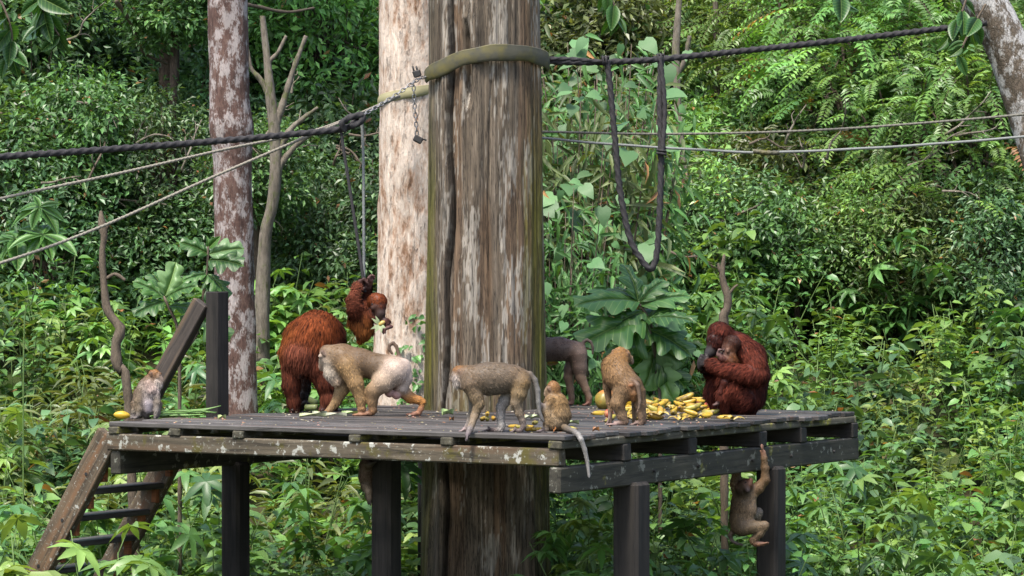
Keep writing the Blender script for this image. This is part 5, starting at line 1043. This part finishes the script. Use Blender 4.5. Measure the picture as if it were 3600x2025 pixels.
b.c([(400, 870, 120, 80), (320, 980, 140, 62), (230, 1010, 60, 50), (175, 985, -40, 40), (160, 960, -80, 30)], [SM, SD, SM, SD, GS], .045)
b.c([(480, 1250, -80, 105), (375, 1165, -150, 84), (335, 1200, -150, 70), (330, 1290, -110, 50), (320, 1330, -95, 38)], [SM, (.19, .044, .025), SR, SM, (.09, .045, .04)], .045, k=12); b.c([(330, 1342, -90, 36, 'd'), (285, 1350, -95, 30, 'd')], [(.085, .045, .042), (.10, .055, .05)], bare=True); b.hand(275, 1352, -95, -1, .08, 45, 13, (.11, .06, .056), deck=True)
b.c([(460, 1230, 120, 100), (270, 1130, 90, 80), (235, 1180, 85, 62), (255, 1270, 80, 42), (270, 1320, 70, 32)], [SD, SM, SM, SM, (.09, .05, .045)], .05); b.c([(285, 1330, 60, 30, 'd'), (255, 1338, 55, 24, 'd')], (.09, .05, .045), bare=True); b.hand(248, 1340, 55, -1, .08, 40, 12, (.10, .055, .05), deck=True)
b.c([(470, 1300, 0, 100), (480, 1345, 0, 85)], SD, .05)
b.eye(256, 770, -92, 10); b.eye(216, 782, -70, 9)
b.build('orangutan_mother', 'dark red orangutan sitting at the edge of the deck hugging a baby', 'orangutan', 32000, .0046, droop=.7, lift=.2, furn=.36, cl_=.4)
# ---- baby in her arms
b = Beast(CD_, 22.25, .006, .46)
b.c([(385, 800, -170, 70), (368, 832, -178, 62)], [(.075, .026, .015), (.12, .045, .024)], .018); b.c([(340, 880, -190, 40), (322, 898, -195, 28)], [(.11, .05, .032), (.09, .045, .034)], .004); b.c([(372, 900, -195, 48), (390, 935, -185, 46)], [(.24, .09, .032), (.2, .065, .024)], .016)
b.c([(400, 940, -110, 62), (400, 1020, -75, 66), (390, 1090, -50, 52)], [(.2, .07, .025), (.16, .05, .02)], .03)
b.c([(352, 846, -242, 13), (354, 862, -244, 12)], (.30, .15, .09), bare=True, k=5)
b.c([(370, 940, -215, 34), (310, 920, -235, 24), (285, 888, -230, 19), (282, 870, -228, 17)], [(.16, .055, .022), SM, (.2, .09, .07), (.30, .17, .15)], .014); b.hand(282, 862, -230, .2, -1, 32, 9, (.34, .2, .18), curl=.9)
b.c([(390, 1080, -110, 45), (330, 1100, -215, 32), (300, 1180, -200, 24), (290, 1250, -165, 20), (272, 1268, -165, 18)], [SM, SM, SM, (.14, .07, .055), (.18, .1, .085)], .014); b.hand(268, 1272, -165, -.9, .2, 32, 9, (.18, .1, .088))
b.eye(322, 852, -222, 8); b.eye(312, 860, -190, 7)
b.build('baby_orangutan', 'tiny orange faced orangutan baby clinging to the chest of the seated mother', 'orangutan', 9000, .0026, droop=.6)
# ---- macaque hanging under the right beam
b = Beast(CE_, 21.38, .0052, .55); hb, hd, ht = (.20, .135, .075), (.06, .042, .028), (.30, .185, .10)  # low gain puts the shadow under the beam into the coat colours
b.c([(335, 770, 20, 84), (325, 880, 30, 96), (300, 1000, 30, 92), (280, 1075, 30, 82)], [(.13, .09, .05), (.16, .11, .065), (.17, .12, .07), (.12, .085, .052)], .018); b.c([(265, 820, 60, 62), (250, 1000, 60, 66)], (.05, .036, .026), .018)
b.c([(400, 780, -10, 60), (400, 900, -20, 60), (380, 1000, -10, 60)], (.26, .185, .12), .016)
b.c([(330, 690, -20, 84), (350, 660, -40, 76)], [hd, (.10, .065, .04)], .014); b.c([(385, 640, -80, 42), (400, 605, -85, 28)], [(.30, .13, .075), (.36, .15, .085)], bare=True, k=10); b.c([(365, 700, -105, 38), (372, 712, -118, 28)], [(.08, .05, .04), (.06, .04, .035)], bare=True, k=10); b.c([(275, 680, -40, 24)], (.19, .10, .06), .006)
b.c([(400, 740, 10, 72), (480, 680, -10, 56), (552, 600, -40, 44), (550, 480, -60, 37), (540, 380, -75, 32), (530, 320, -80, 28)], [hb, ht, ht, ht, ht, (.32, .17, .10)], .012); b.hand(524, 300, -82, -.12, -1, 62, 11, (.34, .17, .11), thumb=-1)
b.c([(290, 760, 60, 72), (255, 640, 80, 60), (258, 520, 110, 44), (262, 440, 140, 36), (270, 380, 160, 28)], [(.12, .085, .05), hb, hb, hb, (.2, .12, .08)], .014); b.hand(270, 370, 160, .2, -1, 50, 11, (.2, .12, .08))
b.c([(320, 1090, -20, 84), (440, 1080, -60, 62), (545, 1065, -85, 44), (500, 1140, -70, 42), (425, 1215, -50, 36), (450, 1248, -55, 28), (520, 1250, -62, 24)], [(.16, .115, .07), (.21, .15, .09), (.22, .155, .095), (.2, .14, .085), (.2, .13, .075), (.28, .14, .085), (.32, .16, .10)], .012); b.hand(535, 1250, -66, 1, -.12, 52, 11, (.34, .17, .11))
b.c([(330, 1040, 60, 76), (420, 940, 100, 56), (480, 930, 125, 46), (470, 1010, 140, 34), (500, 1050, 150, 24)], [hb, (.27, .22, .17), (.27, .22, .17), hb], .012)
b.c([(235, 1110, 50, 40), (195, 1165, 50, 26), (205, 1215, 50, 18), (255, 1245, 50, 15), (320, 1262, 50, 11)], [(.15, .105, .07), (.13, .09, .07), (.17, .13, .11)], .007, k=8)
b.eye(352, 625, -105, 9); b.eye(410, 640, -98, 8)
b.build('hanging_macaque', 'brown macaque dangling under the right beam with a foot against the post', 'monkey', 12000, .0036, droop=.6)
# ---- macaque on the post under the deck
b = Beast(CZ5, 20.9, .006, .7)
b.c([(205, 345, 40, 40), (192, 400, 40, 52), (190, 480, 45, 56), (196, 560, 45, 48)], [(.10, .07, .05), (.13, .09, .065), (.14, .095, .07), (.12, .085, .062)], .016); b.c([(215, 310, 55, 38), (232, 305, 50, 28)], (.11, .075, .055), .012)
b.c([(195, 390, 0, 34), (210, 398, -35, 24), (240, 385, -60, 16)], [(.14, .1, .07), (.12, .09, .065), (.06, .045, .04)], .01); b.hand(243, 380, -62, 1, -.3, 26, 6, (.05, .04, .036))
b.c([(196, 560, 20, 42), (206, 600, 0, 28), (212, 650, -5, 20), (218, 680, -8, 14)], [(.16, .12, .085), (.26, .2, .15), (.24, .18, .14), (.08, .06, .05)], .01); b.hand(218, 685, -8, .3, 1, 24, 6, (.07, .05, .045))
b.c([(195, 580, 60, 20), (192, 640, 62, 12), (205, 690, 60, 9)], (.14, .11, .085), .006)
b.build('clinging_macaque', 'dull brown macaque clinging to the post in the shade under the platform', 'monkey', 5000, .0036)
# ================================================================ FOOD ON THE DECK
def banana_mesh(seed, col, tipc, L=.125, R=.019, bend=.9):
    r = np.random.RandomState(seed); n = 11; t = np.linspace(0, 1, n); a = (t - .5) * bend
    X = np.stack([np.sin(a) / bend * L, 0 * t, (1 - np.cos(a)) / bend * L], -1)
    R_ = R * np.interp(t, [0, .06, .16, .4, .7, .9, 1], [.32, .34, .75, 1, .98, .6, .22])
    V, Q, C = tube_arrays(np.c_[X, R_], None, 8, lambda th, s: 1 + .07 * np.cos(5 * th))
    k = np.r_[np.repeat(np.arange(n), 8), 0, n - 1] / (n - 1.0)
    c = np.array(col)[None] * (1 - .0 * k[:, None]); f = np.clip(np.maximum(.12 - k, k - .9) * 12, 0, 1)[:, None]; c = c * (1 - f) + np.array(tipc) * f
    sp = np.clip((vnoise(V * 55 + seed * 9) - .25) * 2.2, 0, .8)[:, None]; c = c * (1 - sp) + np.array([.10, .05, .015]) * sp
    c = c * .72
    return npmesh('banana', V - np.array([0, 0, V[:, 2].min()]), np.vstack([qt(Q), C]), M['fruit'], c)
BAN = [banana_mesh(1, (.52, .33, .025), (.07, .04, .015)), banana_mesh(2, (.44, .31, .04), (.10, .07, .02)), banana_mesh(3, (.38, .33, .045), (.09, .065, .015)), banana_mesh(4, (.48, .28, .03), (.035, .02, .01), .11, .021)]
def peel_mesh(seed):
    """opened banana skin: three strips splayed from the stalk"""
    r = np.random.RandomState(seed); V = []; Tt = []; C = []
    for s in range(3):
        a = s * 2.1 + r.uniform(-.4, .4); L = r.uniform(.07, .1); n = 7; b0 = len(V)
        for i in range(n):
            t = i / (n - 1); x = L * t; w_ = .017 * math.sin(math.pi * (.15 + .8 * t)); z = .022 * math.sin(math.pi * t * .9) + .004 + .006 * r.rand()
            for sg in (-1, 0, 1):
                yy = sg * w_; V.append((x * math.cos(a) - yy * math.sin(a), x * math.sin(a) + yy * math.cos(a), z - .007 * abs(sg))); q = r.rand()
                C.append((.58, .40, .05) if q > .35 else ((.62, .52, .25) if q > .15 else (.18, .09, .02)))
        for i in range(n - 1):
            for j in (0, 1): p = b0 + i * 3 + j; Tt += [[p, p + 1, p + 4], [p, p + 4, p + 3]]
    return npmesh('banana_peel', np.array(V), np.array(Tt), M['fruit'], np.array(C) * .6)
PEEL = [peel_mesh(q) for q in range(4)]
def on_deck(name, me, u, v, label, cat, group=None, lift=0.0, rot=(0, 0, 0), sc=1.0):
    p = DK(u, v); p[2] = DECK + lift; o = mobj(name, me, None, p); o.rotation_euler = rot; o.scale = (sc,) * 3; return tag(o, label, cat, group)
Cc = lambda x, y: (2050 + x * .27603, 1150 + y * .27603)
Bb = lambda x, y: (1560 + x * .22779, 1250 + y * .22779)
Ff = lambda x, y: (380 + x * .17941, 1260 + y * .17941)
r = np.random.RandomState(21)
GB = ('yellow banana with brown blotches lying in the heap before the seated orangutan', 'banana', 'bananas heaped before the seated orangutan')
for q in range(58):
    x = r.uniform(545, 1640); y = r.uniform(1010, 1175); lay = 0
    if 700 < x < 1550 and r.rand() < .45: lay = 1; y -= 15
    if 1180 < x < 1520 and r.rand() < .5: lay = 2
    on_deck('banana', BAN[r.randint(4)], *Cc(x, y + lay * 20), *GB, lift=lay * .034, rot=(r.uniform(-.5, .5) + (0 if r.rand() < .5 else 1.3), r.uniform(-.55, .35), r.uniform(0, 6.28)), sc=r.uniform(.9, 1.3))
def bunch(x, y, n, label, sc=1.0, lift=.03):
    """a hand of bananas: fruits fan from one stalk"""
    p = DK(*Cc(x, y)); root = tag(empty('banana_bunch', (p[0], p[1], DECK + lift)), label, 'bananas')
    tube('stalk', [(0.055, 0, .03, .012), (.035, 0, .035, .016), (.01, 0, .03, .013)], M['cleat'], root, None, 8)
    for i in range(n):
        o = mobj('banana', BAN[(i * 7) % 3], root, (-.045 - .01 * (i // 4), (i % 4 - 1.5) * .032, .018 + .036 * (i // 4))); o.rotation_euler = (.25 * (i % 4 - 1.5), -.15 - .2 * (i // 4), .12 * (i % 4 - 1.5)); o.scale = (sc,) * 3
bunch(1400, 1095, 8, 'full bunch of plump yellow green bananas on top of the heap', 1.25, .045)
GPL = ('opened brown spotted banana skin among the heap of bananas', 'banana peel', 'banana skins in the heap')
for q in range(16): on_deck('banana_peel', PEEL[q % 4], *Cc(r.uniform(540, 1500), r.uniform(1080, 1195)), *GPL, rot=(0, 0, r.uniform(0, 6.28)), sc=r.uniform(.9, 1.3), lift=r.choice([0, 0, .03]))
on_deck('banana', BAN[0], *Cc(200, 1108), 'single banana lying apart beside the macaque seen from behind', 'banana', rot=(1.3, 0, .2), sc=1.15)
on_deck('banana', BAN[2], *Cc(350, 1205), 'short greenish banana at the foot of the macaque seen from behind', 'banana', rot=(.2, -.4, .8), sc=1.1)
on_deck('banana', BAN[0], *Cc(1830, 1160), 'banana under the foot of the seated orangutan', 'banana', rot=(1.4, 0, -.35), sc=1.2); on_deck('banana_peel', PEEL[1], *Cc(1900, 1180), 'banana skin drooping over the deck edge by the seated orangutan', 'banana peel', rot=(0, .1, .5), sc=1.2)
on_deck('banana', BAN[2], *Bb(1960, 1140), 'banana lying behind the tail of the small macaque', 'banana', rot=(1.4, 0, -.4), sc=1.0)
for q, (x, y, z, rz) in enumerate(((1060, 1110, 0, .4), (1120, 1170, 0, -.2), (1200, 1140, 0, .15), (1290, 1170, 0, .9), (1350, 1130, .0, -.9), (1400, 1165, 0, .3), (1380, 1130, .03, 1.2))):
    on_deck('banana', BAN[q % 4], *Bb(x, y), 'banana in the small cluster at the hind feet of the walking grey macaque', 'banana', 'bananas at the grey macaque hind feet', lift=z, rot=(r.uniform(-.3, 1.2), 0, rz), sc=.8)
for q, (x, y, z, rz) in enumerate(((600, 1010, 0, 1.2), (680, 1010, 0, 1.4), (760, 1005, 0, 1.8), (670, 1010, .035, 1.5))):
    on_deck('banana', BAN[(q + 1) % 4], *Bb(x, y), 'stubby banana in the little pile between the legs of the walking grey macaque', 'banana', 'bananas between the grey macaque legs', lift=z, rot=(r.uniform(-.2, .3), -.1, rz), sc=.85)
def lathe(name, prof, col, seg=18, n=26):
    """revolved fruit along x: prof rows (t, r); col(V, t)"""
    t = np.linspace(0, 1, n); pr = np.array(prof); R_ = np.interp(t, pr[:, 0], pr[:, 1]); V, Q, C = tube_arrays(np.c_[t * pr[-1, 2] - pr[-1, 2] / 2, 0 * t, 0 * t, np.maximum(R_, .001)], None, seg, lambda th, s: 1 + .03 * np.cos(5 * th))
    return npmesh(name, V, np.vstack([qt(Q), C]), M['fruit'], col(V) * .65)
tt = np.linspace(0, 1, 26); pap = np.c_[tt, .082 * np.sin(np.pi * tt ** .8) ** .62, 0 * tt + .22]
def papc(V):
    f = np.clip((-V[:, 0] + .03 - V[:, 2] * .6) * 12 + vnoise(V * 30), 0, 1)[:, None] * .7; return np.array([.55, .22, .04]) * (1 - f) + np.array([.22, .26, .05]) * f
def yelc(V): return np.clip(np.array([.66, .42, .03]) * (1 + .2 * vnoise(V * 30)[:, None]), 0, 1)
on_deck('papaya', lathe('papaya', pap, papc), *Cc(290, 1030), 'large orange and green papaya behind the macaque seen from behind', 'papaya', lift=.076, rot=(.3, -.5, 1.0))
on_deck('papaya', lathe('papaya', pap, yelc), *Cc(640, 1040), 'ripe yellow papaya behind the legs of the macaque seen from behind', 'papaya', lift=.074, rot=(0, .15, .5), sc=.98)
apl = np.c_[tt, .034 * np.sin(np.pi * tt) ** .5, 0 * tt + .062]; redc = lambda V: np.clip(np.array([.50, .10, .06]) + np.array([.15, .22, .08]) * np.clip(vnoise(V * 40), 0, 1)[:, None], 0, 1)
AP = lathe('red_fruit', apl, redc)
on_deck('red_fruit', AP, *Cc(330, 1150), 'pinkish red fruit beside the foot of the macaque seen from behind', 'fruit', lift=.03, rot=(0, .4, .6), sc=1.15); on_deck('red_fruit', AP, *Cc(1590, 1090), 'red fruit at the end of the banana heap by the orangutan foot', 'fruit', lift=.055, rot=(0, -.6, 1.6), sc=.95)
on_deck('mango', lathe('mango', np.c_[tt, .031 * np.sin(np.pi * tt) ** .55, 0 * tt + .125], yelc), *Ff(270, 1185), 'yellow mango sized fruit at the left end of the front board', 'fruit', lift=.028, rot=(0, .08, .1))
# long beans
GBn = ('long green bean in the loose bundle beside the seated grey macaque', 'bean', 'green beans beside the seated macaque')
for q in range(26):
    x0 = r.uniform(700, 1500); L = r.uniform(450, 900); x1 = min(x0 + L, 2230); y0 = 1185 - (x0 - 700) * .03 - r.uniform(0, 40); y1 = y0 - r.uniform(-5, 60)
    p0 = DK(*Ff(x0, max(y0, 1120))); p1 = DK(*Ff(x1, max(y1, 1112))); z = DECK + .006 + .010 * r.randint(0, 4 if 900 < x0 < 1500 else 2); md = (p0 + p1) / 2 + np.array([r.uniform(-.02, .02), r.uniform(-.05, .05), 0])
    pts = [[p0[0], p0[1], z, .0045], [*(p0[:2] * .7 + md[:2] * .3), z + .004, .0058], [md[0], md[1], z + .004, .006], [*(p1[:2] * .7 + md[:2] * .3), z + .002 + .01 * r.rand(), .0058], [p1[0], p1[1], z, .004]]
    c = np.array([.10, .19, .045]) * r.uniform(.8, 1.35); tag(tube('long_bean', pts, M['fruit'], None, 16, 7, None, c, loc=p0), *GBn)
for q in range(5):
    p0 = DK(*Ff(1400 + 40 * q, 1130)); p1 = p0 + np.array([.17 + .02 * q, .05, .045 + .008 * q]); c = np.array([.10, .19, .045]) * r.uniform(.8, 1.3)
    tag(tube('long_bean', [[*p0[:2], DECK + .02, .005], [*((p0 + p1) / 2)[:2], DECK + .045, .006], [*p1, .004]], M['fruit'], None, 14, 7, None, c, loc=p0), *GBn)
# husks, stalks and leaf scraps
def husk(u, v, L, W, col, label, rz, cat='husk', curl=.03):
    n = 10; m = 5; tq = np.linspace(0, 1, n); sq = np.linspace(-1, 1, m); V = []; 
    for t in tq:
        for s in sq: V.append((L * (t - .5), W * s * math.sin(math.pi * (.12 + .8 * t)) , .006 + curl * (s * s) * .6 + .012 * math.sin(3 * t + s)))
    V = np.array(V); i = (np.arange(n - 1)[:, None] * m + np.arange(m - 1)[None]).ravel(); Q = np.stack([i, i + 1, i + m + 1, i + m], -1); V2 = np.vstack([V, V - np.array([0, 0, .004])]); k = n * m
    T2_ = np.vstack([qt(Q), qt(Q)[:, ::-1] + k]); c = np.array(col)[None] * .62 * (.8 + .35 * np.abs(np.sin(V2[:, 1:2] * 260))); p = DK(u, v)
    o = mobj(cat, npmesh(cat, V2, T2_, M['fruit'], c), None, (p[0], p[1], DECK)); o.rotation_euler[2] = rz; return tag(o, label, cat.replace('_', ' '))
Aa = lambda x, y: (950 + x * .41408, 900 + y * .41408)
husk(*Aa(360, 1372), .20, .022, (.52, .55, .30), 'pale torn corn husk before the hands of the walking tan macaque', .1, 'corn_husk'); husk(*Aa(420, 1355), .12, .02, (.60, .62, .42), 'whitish husk scrap lying on the larger torn husk', .5, 'corn_husk')
husk(*Aa(700, 1353), .17, .018, (.34, .48, .16), 'green banana stalk piece lying under the walking tan macaque', -.05, 'stalk'); husk(*Aa(560, 1368), .16, .010, (.60, .60, .42), 'thin pale husk strip between the two husk pieces', .05, 'corn_husk')
husk(*Bb(60, 925), .10, .03, (.42, .56, .22), 'crumpled green leaf scrap at the foot of the thick trunk', .6, 'leaf_scrap', .06); husk(*Bb(1430, 985), .09, .028, (.55, .62, .34), 'pale green leaf piece behind the tail of the walking grey macaque', -.3, 'leaf_scrap'); husk(*Bb(1310, 985), .06, .018, (.60, .64, .42), 'small whitish leaf piece between the two macaques at the front', .2, 'leaf_scrap')
husk(*Bb(1980, 1070), .10, .032, (.50, .58, .28), 'broad pale leaf piece behind the small seated macaque', .1, 'leaf_scrap'); husk(*Ff(2230, 1195), .06, .018, (.50, .60, .24), 'small pale green pod end at the tip of the bean bundle', .3, 'leaf_scrap'); husk(*Aa(140, 1305), .13, .03, (.45, .52, .26), 'pale green husk leaning by the heel of the big orangutan', 1.1, 'corn_husk', .06)
husk(*Cc(950, 1060), .17, .008, (.30, .42, .18), 'thin green stalk sticking out of the banana heap', .9, 'stalk')
# cut banana stem at the far hand of the big orangutan
def log(u, v, z, d, L, R, label, c1, c2):
    p = P(u, v, ydeck(v) ); p[2] = DECK + z; d = unit(np.array(d, float)); root = tag(empty('cut_stem', p), label, 'stem')
    V, Q, C = tube_arrays([[*(d * L * q), R * s_] for q, s_ in ((0, .96), (.2, 1), (.8, 1), (1, .96))], None, 14); c = np.tile(c1, (len(V), 1)); c[-2:] = c2; mobj('rind', npmesh('rind', V, np.vstack([qt(Q), C]), M['fruit'], c), root)
log(*Aa(395, 1290), .03, (-.75, -.15, .35), .15, .034, 'cut green banana stem with a pale end beneath the big orangutan', (.10, .125, .045), (.40, .37, .22)); log(*Aa(300, 1318), .03, (.9, -.3, .02), .10, .026, 'short cut stem lying between the big orangutan feet', (.12, .145, .05), (.35, .33, .19))
# food of the young orangutan
bb = Beast(CA_, 22.85); c0 = bb.w(945, 575, -105); e = tag(empty('corn_piece', c0), 'yellow corn piece with pale green husk leaves held by the hanging young orangutan', 'corn')
V, Q, C = tube_arrays([(-.022, 0, -.014, .006), (-.014, 0, -.008, .016), (.012, 0, .010, .018), (.026, 0, .018, .008)], None, 12, lambda th, s: 1 + .08 * np.cos(12 * th)); mobj('cob', npmesh('cob', V, np.vstack([qt(Q), C]), M['fruit'], np.tile((.38, .27, .07), (len(V), 1))), e)
for a in (-2.6, -2.0, -1.2, -.5, 2.4, 1.9):
    dd = np.array([math.cos(a) * .075 - .012, -.012, math.sin(a) * .075]); s_ = unit(np.cross(dd, [0, 1, 0])) * .012
    V = np.array([-s_ * .6, s_ * .6, dd * .5 - s_ + [0, -.01, 0], dd * .5 + s_ + [0, -.01, 0], dd]) + np.array([-.012, -.004, -.006]); V = np.vstack([V, V + [0, .003, 0]]); Tt = [[0, 1, 3], [0, 3, 2], [2, 3, 4], [5, 8, 6], [5, 7, 8], [7, 9, 8]]; mobj('husk_leaf', npmesh('husk_leaf', V, Tt, M['fruit'], np.tile((.27, .32, .17), (10, 1))), e)
# crumbs and small leaf bits strewn on the boards
n = 420; tt_ = r.uniform(.05, TL - .1, n); ss_ = r.uniform(.05, SL - .05, n); V = []; Tt = []; Cl = []
for i in range(n):
    if math.hypot(tt_[i] - PT, ss_[i] - PS) < .55: continue
    p = PL(tt_[i], ss_[i], .002); a = r.uniform(0, 6.28); l = r.uniform(.004, .016); w_ = l * r.uniform(.3, .8); b0 = len(V); hgt = r.uniform(.002, .008)
    u = np.array([math.cos(a), math.sin(a), 0]); v = np.array([-math.sin(a), math.cos(a), 0]); V += [p - u * l, p + v * w_, p + u * l, p - v * w_, p + np.array([0, 0, hgt])]; Tt += [[b0, b0 + 1, b0 + 4], [b0 + 1, b0 + 2, b0 + 4], [b0 + 2, b0 + 3, b0 + 4], [b0 + 3, b0, b0 + 4]]
    Cl += [((.55, .48, .36), (.40, .17, .06), (.50, .42, .2), (.45, .22, .17))[r.randint(4)]] * 5
tag(mobj('food_crumbs', npmesh('food_crumbs', np.array(V), np.array(Tt), M['fruit'], np.array(Cl) * .6, False)), 'crumbs and shreds of fruit strewn over the deck boards', 'crumbs', kind='stuff')
GDL = ('dry orange leaf fallen on the deck boards', 'leaf', 'dry leaves on the deck')
for (x, y) in ((1230, 975), (900, 1010), (2350, 1240), (1700, 1490), (120, 1010)):
    husk(*Bb(x, min(max(y, 900), 1180)), .05, .015, (.38, .16, .05), GDL[0], r.uniform(0, 6), 'leaf_scrap')['group'] = GDL[2]
